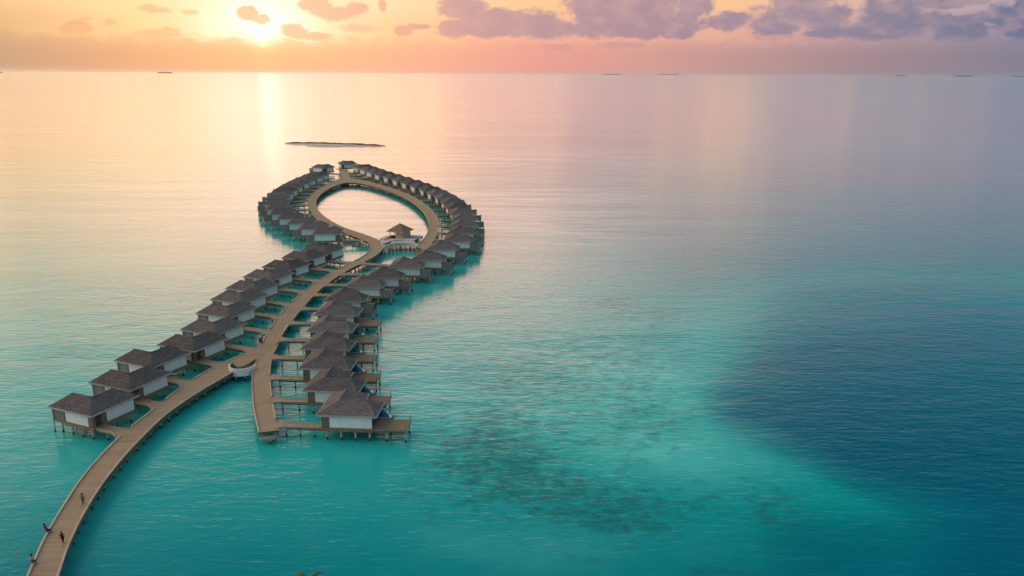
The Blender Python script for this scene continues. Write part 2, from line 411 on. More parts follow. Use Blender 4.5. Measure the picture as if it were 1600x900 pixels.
def gb(cx, cy, rx, ry, rot=0):
    c, s_ = math.cos(R(rot)), math.sin(R(rot)); dx, dy = sx - cx, sy - cy
    return np.exp(-(((dx * c + dy * s_) / rx) ** 2 + ((-dx * s_ + dy * c) / ry) ** 2))
# drop-off of the reef on the right
wob = np.array([mnoise.noise(Vector((x_ * .011, y_ * .011, 2.0))) + .5 * mnoise.noise(Vector((x_ * .03, y_ * .03, 5.0))) + .35 * mnoise.noise(Vector((x_ * .08, y_ * .08, 9.0))) for x_, y_ in V[:, :2]])
deep = poly_sd(sx, sy, [(1118, 590), (1098, 625), (1128, 668), (1200, 706), (1285, 750), (1370, 790), (1450, 840), (1540, 905), (1700, 1000), (2300, 1250), (3600, 1600),
                        (3600, 420), (1900, 400), (1600, 400), (1440, 420), (1310, 455), (1215, 500), (1160, 550)])
soft = 28 + 80 * sstep(sx, 1180, 1600) * sstep(sy, 640, 860) + 120 * sstep(sy, 590, 440)
depth = sstep(deep / soft + .45 * wob, -1.1, 1.5)
depth = np.maximum(depth, .60 * sstep(sx + (sy - 112) * .9, 1000, 1500) * sstep(sy, 520, 380))
depth = np.maximum(depth, .50 * sstep(sy, 330, 150))
depth = np.maximum(depth, .95 * sstep(sx + (sy - 850) * .3, 1230, 1560) * sstep(sy, 690, 820))
depth = np.maximum(depth, .62 * sstep(sx, 1000, 1300) * sstep(sy, 740, 860))
depth = np.maximum(depth, .42 * sstep(sy, 660, 900))
shoal = .5 * gb(1480, 222, 260, 16) + .55 * gb(950, 590, 190, 130) + .5 * gb(1000, 690, 130, 80) + .35 * gb(850, 860, 220, 40) + .5 * gb(560, 800, 300, 90) * .3
shoal += .8 * gb(740, 600, 190, 80) + .35 * gb(990, 610, 120, 110) + .45 * gb(80, 560, 260, 110) + .35 * gb(1130, 720, 110, 40) + .25 * gb(120, 780, 160, 120)
reef = .85 * gb(860, 765, 150, 50, 20) + .6 * gb(760, 700, 90, 60) + .7 * gb(985, 800, 90, 36) + .5 * gb(820, 630, 130, 90) + .5 * gb(900, 545, 170, 70) + .5 * gb(1010, 650, 90, 100) + .4 * gb(1170, 780, 90, 50)
reef += .7 * gb(955, 472, 45, 12) + .5 * gb(1030, 490, 60, 14) + .9 * gb(1130, 890, 55, 22) + .45 * gb(1220, 810, 60, 40) + .6 * gb(110, 545, 70, 16, -8) + .4 * gb(50, 525, 60, 12)
reef += .35 * gb(700, 780, 120, 60) + .45 * gb(1290, 880, 60, 30) + .4 * gb(900, 880, 80, 20)
depth = np.clip(depth, 0, 1); shoal = np.clip(shoal, 0, 1); reef = np.clip(reef, 0, 1)
# ripples die down in the sheltered loop and over the flat far lagoon
ripple = np.clip(1.0 - .72 * sstep(V[:, 1], 200, 420), 0, 1)
ins = sstep(-poly_sd(V[:, 0], V[:, 1], [(-47, 287), (-57, 300), (-68, 314), (-78, 332), (-86, 352), (-93, 377), (-96, 398), (-97, 423), (-95, 447), (-89, 447), (-77, 436), (-60, 407), (-48, 380), (-40, 353), (-35, 329), (-33, 312), (-33, 296), (-34, 284)]), 4, -4)
ripple = ripple * (1 - .35 * ins)
nx, ny = len(xs), len(ys)
faces = [(j * nx + i, j * nx + i + 1, (j + 1) * nx + i + 1, (j + 1) * nx + i) for j in range(ny - 1) for i in range(nx - 1)]
me = bpy.data.meshes.new('water'); me.from_pydata(V.tolist(), [], faces)
for nm, arr in (('water_depth', depth), ('shoal', shoal), ('reef', reef), ('ripple', ripple)):
    a = me.attributes.new(nm, 'FLOAT', 'POINT'); a.data.foreach_set('value', arr.astype(np.float32))
for p in me.polygons: p.use_smooth = True

wm = bpy.data.materials.new('lagoon_water'); wm.use_nodes = True
t = NT(wm.node_tree); t.n.clear()
pos = t.new('ShaderNodeNewGeometry').outputs['Position']
def attr(n): return t.new('ShaderNodeAttribute', attribute_name=n).outputs['Fac']
n_big = t.noise(pos, .035, 4, .6); n_mid = t.noise(t.mapping(pos, (1, 1.3, 1)), .16, 6, .68, .6); n_small = t.noise(pos, .45, 4, .6)
dep = t.math('ADD', attr('water_depth'), t.math('MULTIPLY', t.math('SUBTRACT', n_big, .5), .28), clamp=True)
body = t.ramp(dep, [(0.0, (.016, .460, .450, 1)), (.25, (.001, .345, .365, 1)), (.5, (.0003, .222, .272, 1)), (.75, (.0003, .168, .258, 1)), (1.0, (.0002, .116, .210, 1))])
sh = t.math('MULTIPLY', attr('shoal'), t.step(n_big, .25, .7))
body = t.mix(t.math('MULTIPLY', sh, .9), body, (.14, .74, .70, 1))
n_fine = t.noise(t.mapping(pos, (1, 1.15, 1)), .42, 5, .66, .5)
rf = t.math('ADD', t.math('MULTIPLY', attr('reef'), .85), t.math('MULTIPLY', t.math('SUBTRACT', n_mid, .5), 1.5))
rf = t.math('ADD', rf, t.math('MULTIPLY', t.math('SUBTRACT', n_fine, .5), 2.2))
rfm = t.math('MULTIPLY', t.step(rf, .15, 1.2), t.step(attr('reef'), .02, .35))
reefc = t.mix(n_small, (.006, .090, .105, 1), (.028, .120, .130, 1))
body = t.mix(t.math('MULTIPLY', rfm, .66), body, reefc)
# ripples: three wave trains of different length
def bumpnode(h, dist, strength, prev=None):
    b = t.new('ShaderNodeBump'); b.inputs['Strength'].default_value = strength; b.inputs['Distance'].default_value = dist
    t.put(b.inputs['Height'], h)
    if prev is not None: t.l.new(prev, b.inputs['Normal'])
    return b.outputs[0]
w1 = t.noise(t.mapping(pos, (.35, 1.0, 1), (0, 0, R(8))), .85, 3, .6, .3)
w2 = t.noise(t.mapping(pos, (.5, 1.0, 1), (0, 0, R(-14))), .22, 3, .55, .2)
w3 = t.noise(t.mapping(pos, (.3, 1.0, 1), (0, 0, R(4))), .05, 2, .5)
calm = t.math('ADD', .55, t.math('MULTIPLY', t.noise(t.mapping(pos, (.35, 1, 1)), .012, 3, .6), .9))
nrm = bumpnode(t.math('MULTIPLY', w1, t.math('MULTIPLY', calm, attr('ripple'))), .09, 1.0)
lanes = t.step(t.noise(t.mapping(pos, (.18, 1, 1), (0, 0, R(3))), .011, 4, .6, .4), .34, .68, .6, 1.3)
nrm = bumpnode(t.math('MULTIPLY', t.math('MULTIPLY', w2, lanes), t.math('ADD', .25, t.math('MULTIPLY', attr('ripple'), .75))), .14, 1.0, nrm)
nrm = bumpnode(t.math('MULTIPLY', w3, lanes), .35, 1.0, nrm)
df = t.new('ShaderNodeBsdfDiffuse'); t.put(df.inputs[0], body); t.l.new(nrm, df.inputs['Normal'])
gl_ = t.new('ShaderNodeBsdfGlossy'); t.put(gl_.inputs['Roughness'], t.math('ADD', t.math('SUBTRACT', .15, t.math('MULTIPLY', attr('ripple'), .02)), t.math('MULTIPLY', lanes, .05))); gl_.inputs['Color'].default_value = (1, 1, 1, 1); t.l.new(nrm, gl_.inputs['Normal'])
fr = t.new('ShaderNodeFresnel'); fr.inputs[0].default_value = 1.45; nrs = bumpnode(w1, .12, 1.0); nrs = bumpnode(w2, .15, 1.0, nrs); t.l.new(nrs, fr.inputs['Normal'])
mx = t.new('ShaderNodeMixShader'); t.l.new(t.math('MULTIPLY_ADD', fr.outputs[0], 1.6, -.09, clamp=True), mx.inputs[0]); t.l.new(df.outputs[0], mx.inputs[1]); t.l.new(gl_.outputs[0], mx.inputs[2])
o = t.new('ShaderNodeOutputMaterial'); t.l.new(mx.outputs[0], o.inputs[0])
me.materials.append(wm)
water = bpy.data.objects.new('water', me); C.objects.link(water); tag(water, kind='structure')

# the beach the boardwalk starts from, below the frame
mb = MB()
ring = []
for i in range(40):
    a = 2 * PI * i / 40
    ring.append((a, 1 + .12 * math.sin(3 * a + 1) + .06 * math.sin(7 * a)))
rows = []
for fr_, z in ((0.0, 1.9), (.55, 1.7), (.8, 1.0), (.95, .25), (1.05, -.4)):
    rows.append([mb.bm.verts.new((-25 + 75 * fr_ * r_ * math.cos(a), 46 + 33 * fr_ * r_ * math.sin(a), z)) for a, r_ in ring] if fr_ else [mb.bm.verts.new((-25, 46, z))])
for i in range(40): mb.bm.faces.new((rows[0][0], rows[1][i], rows[1][(i + 1) % 40]))
for k in range(1, 4):
    for i in range(40): mb.bm.faces.new((rows[k][i], rows[k + 1][i], rows[k + 1][(i + 1) % 40], rows[k][(i + 1) % 40]))
tag(mb.build('beach', M['sand'], smooth=True), kind='structure')

# ------------------------------------------------------------------ boardwalks
def catmull(P, step=1.2):
    P = [Vector(p) for p in P]; P = [P[0] * 2 - P[1]] + P + [P[-1] * 2 - P[-2]]
    out = []
    for i in range(1, len(P) - 2):
        for k in range(12):
            s = k / 12; a, b, c, d = P[i - 1], P[i], P[i + 1], P[i + 2]
            out.append(.5 * ((2 * b) + (c - a) * s + (2 * a - 5 * b + 4 * c - d) * s * s + (3 * b - a - 3 * c + d) * s ** 3))
    out.append(P[-2])
    return out
def resample(L, n):
    d = [0.0]
    for a, b in zip(L, L[1:]): d.append(d[-1] + (b - a).length)
    out = []; j = 0
    for i in range(n):
        s = d[-1] * i / (n - 1)
        while j < len(d) - 2 and d[j + 1] < s: j += 1
        f = (s - d[j]) / max(d[j + 1] - d[j], 1e-6)
        out.append(L[j].lerp(L[j + 1], min(max(f, 0), 1)))
    return out
def smooth_line(L, it):
    for _ in range(it):
        L = [L[0]] + [(a + b * 2 + c) / 4 for a, b, c in zip(L, L[1:], L[2:])] + [L[-1]]
    return L
def edge(pts, n, sm=14):
    return smooth_line(resample(catmull([at(x, y, 2.2) for x, y in pts]), n), sm)
def length(L): return sum((b - a).length for a, b in zip(L, L[1:]))

MAIN_L = [(8, 985), (28, 936), (43, 900), (57.5, 866), (73.3, 831.6), (97.8, 792.5), (122.2, 753.4), (146.7, 724), (187, 682), (240.8, 638.8), (287.3, 602.2), (341, 570.4), (380, 554),
          (402, 543), (410, 535), (420, 516), (440, 488), (460, 468), (480, 452), (504, 434), (530, 420), (554, 408), (570, 399), (579, 391), (581, 385), (576, 379.5)]
MAIN_R = [(66, 985), (80, 936), (91.7, 900), (107.6, 851), (132, 802), (159, 758), (195.6, 711.8), (216.4, 690), (255.5, 651), (304.4, 616.9), (360.6, 583.9), (392, 566), (412, 553), (427, 544),
          (436, 533), (442, 521), (454, 504), (474, 480), (492, 460), (516, 440), (544, 422), (580, 404), (592, 395.5), (599, 388), (601, 382), (597, 377)]
LOOP_O = [(581, 380), (560, 372.5), (530, 360), (500, 347.5), (486, 331), (481, 316), (487, 305), (500, 294), (520, 284.5), (533, 280), (552, 280), (580, 285), (617, 296), (645, 307.5),
          (667.5, 322.5), (681, 337.5), (684.5, 352.5), (682.5, 367.5), (671, 385), (664, 391)]
LOOP_I = [(599, 378), (567, 366), (535, 355), (512.5, 342.5), (498, 330), (494, 316), (500, 305), (515, 294.5), (533, 287.3), (541, 285.5), (553, 285.5), (580, 290), (617, 302), (642.5, 315),
          (660, 330), (668.5, 345), (670, 357.5), (664, 371), (655, 380), (650, 386)]
SPUR_L = [(402, 560), (397, 574), (393.8, 589), (393.2, 600), (393.8, 611), (396, 637.8), (400, 660), (404, 676)]
SPUR_R = [(436, 536), (428.5, 552), (424.4, 562), (422.2, 580), (422.4, 594), (423.3, 606.7), (425.6, 626.7), (430, 651), (436, 672)]
STUB_L = [(533.5, 281), (531.5, 272), (529, 264)]
STUB_R = [(545, 281), (544.5, 272), (544, 264)]
EDGES = []                                    # (object name, points) used for finding where the footbridges join
def strip_thing(name, label, Lp, Rp, z, sm, mouths, piles_every, sides=('l', 'r'), cap=100, extra=()):
    n = max(3, int(length(catmull([at(x, y) for x, y in Lp])) / 1.3))
    L, Rr = edge(Lp, n, sm), edge(Rp, n, sm)
    EDGES.append(L); EDGES.append(Rr)
    return dict(name=name, label=label, L=L, R=Rr, z=z, every=piles_every, sides=sides)
walks = [strip_thing('boardwalk', 'long curved timber boardwalk running from the foreground up to the loop', MAIN_L, MAIN_R, 2.200, 10, None, 3.1),
         strip_thing('boardwalk', 'egg-shaped timber boardwalk loop around the enclosed lagoon', LOOP_O, LOOP_I, 2.208, 10, None, 4.4),
         strip_thing('boardwalk', 'short straight timber boardwalk branch with a free end over the water', SPUR_L, SPUR_R, 2.192, 3, None, 3.1),
         strip_thing('boardwalk', 'stubby timber boardwalk at the far tip of the loop', STUB_L, STUB_R, 2.184, 0, None, 6.0)]
MOUTHS = []                                   # where footbridges meet a boardwalk: kerbs stop there
def build_walk(wk):
    root = empty('boardwalk', wk['L'][0].lerp(wk['R'][0], .5) * 1.0)
    root.location.z = 0
    org = Vector(root.location)
    tag(root, wk['label'], 'boardwalk')
    L, Rr, z = wk['L'], wk['R'], wk['z']
    bm = bmesh.new(); uvl = bm.loops.layers.uv.new('UVMap')
    n = len(L); cum = [0.0]
    for i in range(1, n): cum.append(cum[-1] + (L[i].lerp(Rr[i], .5) - L[i - 1].lerp(Rr[i - 1], .5)).length)
    def row(zz): return [(bm.verts.new((L[i].x - org.x, L[i].y - org.y, zz)), bm.verts.new((Rr[i].x - org.x, Rr[i].y - org.y, zz))) for i in range(n)]
    T, B = row(z), row(z - .30)
    wd = [(L[i] - Rr[i]).length for i in range(n)]
    for i in range(n - 1):
        f = bm.faces.new((T[i][0], T[i][1], T[i + 1][1], T[i + 1][0]))
        for lp, uv in zip(f.loops, ((cum[i], 0), (cum[i], wd[i]), (cum[i + 1], wd[i + 1]), (cum[i + 1], 0))): lp[uvl].uv = uv
        bm.faces.new((B[i][0], B[i + 1][0], B[i + 1][1], B[i][1]))
        bm.faces.new((T[i][0], T[i + 1][0], B[i + 1][0], B[i][0])); bm.faces.new((T[i][1], B[i][1], B[i + 1][1], T[i + 1][1]))
    bm.faces.new((T[0][0], B[0][0], B[0][1], T[0][1])); bm.faces.new((T[-1][0], T[-1][1], B[-1][1], B[-1][0]))
    bmesh.ops.recalc_face_normals(bm, faces=bm.faces)
    me = bpy.data.meshes.new('deck'); bm.to_mesh(me); bm.free(); me.materials.append(M['deck'])
    d = bpy.data.objects.new('deck', me); C.objects.link(d); d.parent = root
    # kerbs and edge beams
    others = [k for k in walks if k is not wk]
    def over_other(p):
        for k in others:
            m = len(k['L'])
            for i in range(0, m - 1):
                a, b = k['L'][i], k['R'][i]
                c = a.lerp(b, .5)
                if (Vector((p.x, p.y, 0)) - Vector((c.x, c.y, 0))).length < (a - b).length * .5 + .15: return True
        return False
    for side, E, O in (('l', L, Rr), ('r', Rr, L)):
        kb, bb = MB(), MB()
        def flush():
            for mb_, nm_, mt_ in ((kb, 'kerb', 'curb'), (bb, 'edge_beam', 'beam')):
                if len(mb_.bm.faces):
                    bmesh.ops.remove_doubles(mb_.bm, verts=mb_.bm.verts, dist=.004)
                    q_ = mb_.build(nm_, M[mt_], root)
                else: mb_.bm.free()
        for i in range(n - 1):
            a, b = E[i], E[i + 1]; c = a.lerp(b, .5)
            if over_other(c):
                flush(); kb, bb = MB(), MB(); continue
            inn = (O[i] - a); inn.z = 0; inn.normalize(); inn2 = (O[i + 1] - b); inn2.z = 0; inn2.normalize()
            def quad(dst, o0, o1, z0, z1):
                p = [a + inn * o0, b + inn2 * o0, b + inn2 * o1, a + inn * o1]
                dst.prism([(q.x - org.x, q.y - org.y) for q in p], z0, z1)
            if not any((Vector((c.x, c.y)) - m_).length < r_ for m_, r_ in MOUTHS):
                quad(kb, -.06, .20, z + .004, z + .22)
            elif len(kb.bm.faces):
                bmesh.ops.remove_doubles(kb.bm, verts=kb.bm.verts, dist=.004)
                kb.build('kerb', M['curb'], root); kb = MB()
            quad(bb, .10, .38, z - .85, z - .306)
        flush()
    # piles in pairs with a cross beam
    proto = None; spots = []
    step_ = wk['every']; s = step_ * .4
    for i in range(n):
        if cum[i] >= s:
            s += step_
            for f in (.2, .8): spots.append(L[i].lerp(Rr[i], f))
    spots.sort(key=lambda p: p.length)
    rest = MB()
    for k, p in enumerate(spots):
        if k < 100:
            if proto is None: proto = MB().cyl(0, 0, -1.5, z - .30, .17, n=8).build('pile', M['pile'], root, smooth=False); q = proto
            else: q = proto.copy(); C.objects.link(q)
            q.location = (p.x - org.x, p.y - org.y, 0)
        else: rest.cyl(p.x - org.x, p.y - org.y, -1.5, z - .30, .17, n=6)
    if len(rest.bm.faces): tag(rest.build('far_pile', M['pile'], root), kind='stuff')
    else: rest.bm.free()
    s = step_ * .4; rest = MB(); nb = 0
    order = range(n - 1) if L[0].y < L[-1].y else range(n - 2, -1, -1)
    for i in range(n - 1):
        if cum[i] >= s:
            s += step_; nb += 1
            a, b = L[i].lerp(Rr[i], .06), L[i].lerp(Rr[i], .94); tdir = (b - a).normalized(); nd = Vector((-tdir.y, tdir.x, 0)) * .16
            MB().prism([(q.x - org.x, q.y - org.y) for q in (a - nd, b - nd, b + nd, a + nd)], z - .72, z - .31).build('cross_beam', M['beam'], root)
    rest.bm.free()
    return root

# ------------------------------------------------------------------ villas
LA, LB, WA, WB, EH, RH, ZE, ZF = 10.6, 10.2, 6.4, 7.0, 2.35, 1.75, 5.0, 2.55
def make_villa(kind, mir):
    root = empty('overwater_villa')
    tag(root, cat='villa', group='villas on stilts along the boardwalks')
    bld = lambda mb, n, m, p=root, **k: mb.build(n, M[m], p, mirror=mir, **k)
    # roof: two hipped wings meeting in an L
    J, EA, EB = (WB / 2, WA / 2, ZE + RH), (LA - EH, WA / 2, ZE + RH), (WB / 2, LB - EH, ZE + RH)
    c = lambda x, y: (x, y, ZE)
    r = MB()
    r.poly(c(0, 0), c(LA, 0), EA, J); r.poly(c(LA, 0), c(LA, WA), EA); r.poly(c(LA, WA), c(WB, WA), J, EA)
    r.poly(c(WB, WA), c(WB, LB), EB, J); r.poly(c(WB, LB), c(0, LB), EB); r.poly(c(0, LB), c(0, 0), J, EB)
    poly = [(0, 0), (LA, 0), (LA, WA), (WB, WA), (WB, LB), (0, LB)]
    r.poly(*[(x, y, ZE - .02) for x, y in reversed(poly)])
    bmesh.ops.remove_doubles(r.bm, verts=r.bm.verts, dist=.001)
    roof = bld(r, 'roof', 'roof')
    n = len(poly)
    def inset(p, d):
        out = []
        for i in range(n):
            a, b, e = Vector(p[i - 1]), Vector(p[i]), Vector(p[(i + 1) % n])
            n1 = (b - a).normalized(); n2 = (e - b).normalized()
            n1 = Vector((-n1.y, n1.x)); n2 = Vector((-n2.y, n2.x))
            out.append(tuple(b + (n1 + n2) * d))
        return out
    pi_, po = inset(poly, .10), inset(poly, -.03)
    f = MB(); rows_ = [[f.bm.verts.new((x, y, z_)) for x, y in pp_] for pp_, z_ in ((po, ZE - .26), (po, ZE + .03), (pi_, ZE + .03), (pi_, ZE - .26))]
    for i in range(n):
        j = (i + 1) % n
        for k in range(4): f.bm.faces.new((rows_[k][i], rows_[k][j], rows_[(k + 1) % 4][j], rows_[(k + 1) % 4][i]))
    bld(f, 'fascia', 'fascia', roof)
    for a, b in ((J, EA), (J, EB)):
        a, b = Vector(a), Vector(b); d = (b - a).normalized(); nn_ = Vector((-d.y, d.x, 0)) * .13
        bld(MB().prism([tuple((a - nn_ + d * .14)[:2]), tuple((b - nn_ + d * .1)[:2]), tuple((b + nn_ + d * .1)[:2]), tuple((a + nn_ + d * .14)[:2])], ZE + RH - .06, ZE + RH + .07), 'ridge_cap', 'roof', roof)
    # walls
    ax1 = 9.6 if kind != 'porch' else 7.6
    wp = [(.75, .75), (ax1, .75), (ax1, WA - .7), (WB - .7, WA - .7), (WB - .7, LB - .7), (.75, LB - .7)]
    wall = bld(MB().prism(wp, ZF, ZE - .03), 'wall', 'wall')
    p0, p1 = (2.15, ax1 - .02) if kind != 'porch' else (1.75, 7.3)
    bld(MB().box(p0, p1, .66, .80, ZF - .05, ZE - .30), 'wall_panel', 'panel')
    b0 = 3.6 if kind == 'porch' else 3.9
    bld(MB().box(.66, .80, b0, LB - .85, ZF - .05, ZE - .30), 'wall_panel', 'panel')
    d = bld(MB().box(.68, .80, 1.35, 2.5, ZF, ZE - .55), 'door', 'door')
    bld(MB().box(.64, .70, 2.32, 2.40, ZF + .95, ZF + 1.15), 'handle', 'white', d)
    # glazed doors on the sheltered inner sides
    gw = bld(MB().box(WB - .72, WB - .64, WA - .3, LB - 1.2, ZF + .05, ZE - .42), 'window', 'white')
    for k in range(2):
        y0 = WA - .18 + k * 1.5
        bld(MB().box(WB - .66, WB - .62, y0, y0 + 1.2, ZF + .2, ZE - .55), 'glass_pane', 'glass', gw)
    # floor platform with a timber skirt
    fl = [(.55, .55), (ax1 + .15, .55), (ax1 + .15, WA + .6), (WB + 1.0, WA + .6), (WB + 1.0, LB - .5), (.55, LB - .5)]
    bld(MB().prism(fl, ZF - .75, ZF - .06), 'floor_platform', 'base')
    # piles
    pm = []
    for x in (1.5, 4.0, 6.5, 9.0): pm += [(x, 1.1), (x, WA - .9)]
    pm += [(1.5, 9.0), (5.6, 9.0)]
    if kind == 'deck': pm += [(12.0, 4.2), (15.3, 1.1), (15.3, 4.6), (12.0, 1.1)]
    elif kind == 'screen': pm += [(12.7, 1.0), (12.7, 4.6)]
    else: pm += [(10.25, 4.6)]
    proto = None
    for x, y in pm:
        x = -x if mir else x
        if proto is None: proto = MB().cyl(0, 0, -1.5, ZF - .75, .17, n=8).build('pile', M['pile'], root); q = proto
        else: q = proto.copy(); C.objects.link(q); q.parent = root
        q.location = (x, y, .0)
    # terraces
    if kind == 'deck':
        bld(MB().box(ax1 + .16, 15.6, .65, 5.0, ZF - .42, ZF - .16), 'terrace', 'deck_x')
        for yy in (.75, 4.75): bld(MB().box(ax1 + .2, 15.5, yy, yy + .15, ZF - .75, ZF - .43), 'joist', 'beam')
        bld(MB().box(8.2, 12.2, 5.01, 6.9, ZF - .60, ZF - .20), 'lower_terrace', 'deck_x')
        for yy in (.72, 4.88): bld(MB().box(15.46, 15.56, yy - .05, yy + .05, ZF - .155, ZF + .85), 'rail_post', 'base')
    elif kind == 'screen':
        bld(MB().box(ax1 + .16, 13.0, .75, 5.4, ZF - .42, ZF - .18), 'terrace', 'deck_x')
        bld(MB().box(ax1 + .02, 12.9, .58, .70, ZF - .62, ZF + 1.75), 'privacy_screen', 'screen')
        bld(MB().box(12.78, 12.90, .72, 4.2, ZF - .3, ZF + 1.55), 'end_screen', 'screen')
        bld(MB().box(WB + 1.01, 11.6, 5.41, 8.2, ZF - .60, ZF - .22), 'lower_terrace', 'deck_x')
    else:
        bld(MB().box(ax1 + .16, 10.5, .55, 5.9, ZF - .42, ZF - .10), 'terrace', 'deck_x')
        bld(MB().box(ax1 + .02, 10.28, .66, .74, ZF - .1, ZE - .32), 'privacy_screen', 'screen')
        bld(MB().box(10.30, 10.38, .9, 3.6, ZF - .1, ZE - .9), 'end_screen', 'white')
        po_ = bld(MB().box(10.26, 10.44, .45, .63, -1.5, ZE - .28), 'post', 'pile')
        p2 = bld(MB().box(10.26, 10.44, 5.5, 5.68, -1.5, ZE - .28), 'post', 'pile')
        bld(MB().box(8.6, 10.5, 1.0, 1.15, ZF - .41, ZF - .75), 'joist', 'beam')
    return root

def hv(deg): return Vector((math.cos(R(deg)), math.sin(R(deg)), 0))
V_LIST = []          # (kind, mirrored, corner, seaward heading, label)
RIGHT = [(493, 649), (472, 610.4), (465.5, 576), (469, 545), (478, 517.5), (490, 492), (505, 470), (538, 449), (570, 434), (606, 418), (642, 406), (666, 390), (691, 377), (704, 364),
         (708.5, 354), (709, 345.5), (708, 338), (705.5, 331)]
for i, (x, y) in enumerate(RIGHT):
    p = at(x, y, ZE); hd = -3.0 if i < 14 else -3 + (i - 13) * 3.5
    V_LIST.append(['deck' if i < 6 else 'screen', False, p, hd, i])
RW = [(702, 326.3), (691.5, 318), (682, 310.5), (670, 304.3), (657.5, 299), (644, 294), (629.5, 289), (615, 284.5), (599.5, 280.5), (583, 275.5), (567, 271), (557, 265)]
for k, (x, y) in enumerate(RW):
    hd = 12 + k * 2.6; i = len(RIGHT) + k
    wmid = at(x, y, 3.7); c = wmid - hv(hd + 90) * 5.5 - hv(hd) * .7
    V_LIST.append(['screen', False, Vector((c.x, c.y, 0)), hd, i])
p = at(533, 257, ZE); V_LIST.append(['screen', False, Vector((p.x, p.y, 0)), 25.0, 30])
NR = len(V_LIST)
# keep the right hand ring evenly spaced
def even(lst, a, b):
    pts = [v[2].copy() for v in lst[a:b]]
    for _ in range(6): pts = [pts[0]] + [(p_ + q * 2 + r_) / 4 for p_, q, r_ in zip(pts, pts[1:], pts[2:])] + [pts[-1]]
    pts = resample([Vector((p_.x, p_.y, 0)) for p_ in pts], b - a)
    for v, p_ in zip(lst[a:b], pts): v[2] = p_
even(V_LIST, 12, 30)
LEFT = [(141.9, 651.1), (203, 610.7), (237, 575.3), (303, 549.6)]
LW = [(365, 519.5), (385, 493.5), (402.5, 472.5), (422, 455), (446, 437), (472, 421.5), (499, 407), (527, 396)]
LV = []
for i, (x, y) in enumerate(LEFT):
    LV.append(['porch', True, at(x, y, ZE), 157.0, i])
for k, (x, y) in enumerate(LW):
    hd = 157.0; wmid = at(x, y, 3.7); c = wmid - hv(hd - 90) * 6.4 - hv(hd) * .7
    LV.append(['porch', True, Vector((c.x, c.y, 0)), hd, 4 + k])
LF = [(509, 371), (486, 363), (464, 355), (448, 346), (434, 338), (425.5, 330)]
LR = []
for k, (x, y) in enumerate(LF):
    hd = (186, 187, 188, 190, 191, 190)[k]
    wmid = at(x, y, 3.7); c = wmid - hv(hd) * 5.6 - hv(hd - 90) * .7
    LR.append(['screen', True, Vector((c.x, c.y, 0)), hd, 12 + k])
n_gap = 3
LI = [(461, 302), (467.5, 296.5), (476, 291), (485, 285.3), (497.5, 280.3), (509.5, 276.5)]
tail = []
for k, (x, y) in enumerate(LI):
    hd = 176 - k * 4
    wmid = at(x, y, 3.7); c = wmid - hv(hd - 90) * 6.2 - hv(hd) * .7
    tail.append([Vector((c.x, c.y, 0)), hd])
a_, b_ = LR[-1][2], tail[0][0]
out_dir = Vector((-1, -.1, 0))
for k in range(n_gap):
    f = (k + 1) / (n_gap + 1)
    LR.append(['screen', True, a_.lerp(b_, f) + out_dir * 3.2 * math.sin(PI * f), 190 + (tail[0][1] - 190) * f, 18 + k])
for k, (c, hd) in enumerate(tail): LR.append(['screen', True, c, hd, 21 + k])
even(LR, 0, 15)
p = at(505, 263, ZE); LR.append(['screen', True, Vector((p.x, p.y, 0)), 146.0, 27])
for v in LV + LR: V_LIST.append(v)
NL = len(LV)

R_NAMES = {0: 'grey-roofed villa with a long open deck beside the free end of the short boardwalk branch',
           30: 'dusky villa at the far tip of the loop, on its right side, facing the camera'}
L_NAMES = {0: 'nearest grey-roofed villa of the left row, with a slatted porch on a tall corner post',
           27: 'dusky twin-peaked villa at the far tip of the loop, on its left side'}
def villa_label(side, i):
    if side == 'R':
        if i in R_NAMES: return R_NAMES[i]
        if i < 6: return f'grey hip-roofed villa with a long open deck, {ORD[i]} along the short boardwalk branch'
        if i < 12: return f'grey hip-roofed villa with a slatted deck screen, {ORD[i - 6]} beyond the open-deck villas'
        return f'mauve-grey villa on the loop\'s right arm, {ORD[i - 12]} from the thatched pavilion'
    if i in L_NAMES: return L_NAMES[i]
    if i < 12: return f'L-shaped grey-roofed villa with slatted porch, {ORD[i]} of the left row from the near end'
    if i == 12: return 'villa with a wide white front wall, nearest on the loop\'s left arm'
    return f'brown-grey roofed villa crowding the loop\'s left arm, {ORD[i - 12]} from its near end'

PROTO = {}
VILLAS = []
for k, (kind, mir, c, hd, i) in enumerate(V_LIST):
    key = (kind, mir)
    if key not in PROTO: PROTO[key] = make_villa(*key); o = PROTO[key]
    else: o = copy_tree(PROTO[key])
    o.location = (c.x, c.y, 0)
    o.rotation_euler = (0, 0, R((hd - 180 if mir else hd) + random.uniform(-1.6, 1.6)))
    o['label'] = villa_label('L' if mir else 'R', i)
    VILLAS.append(o)

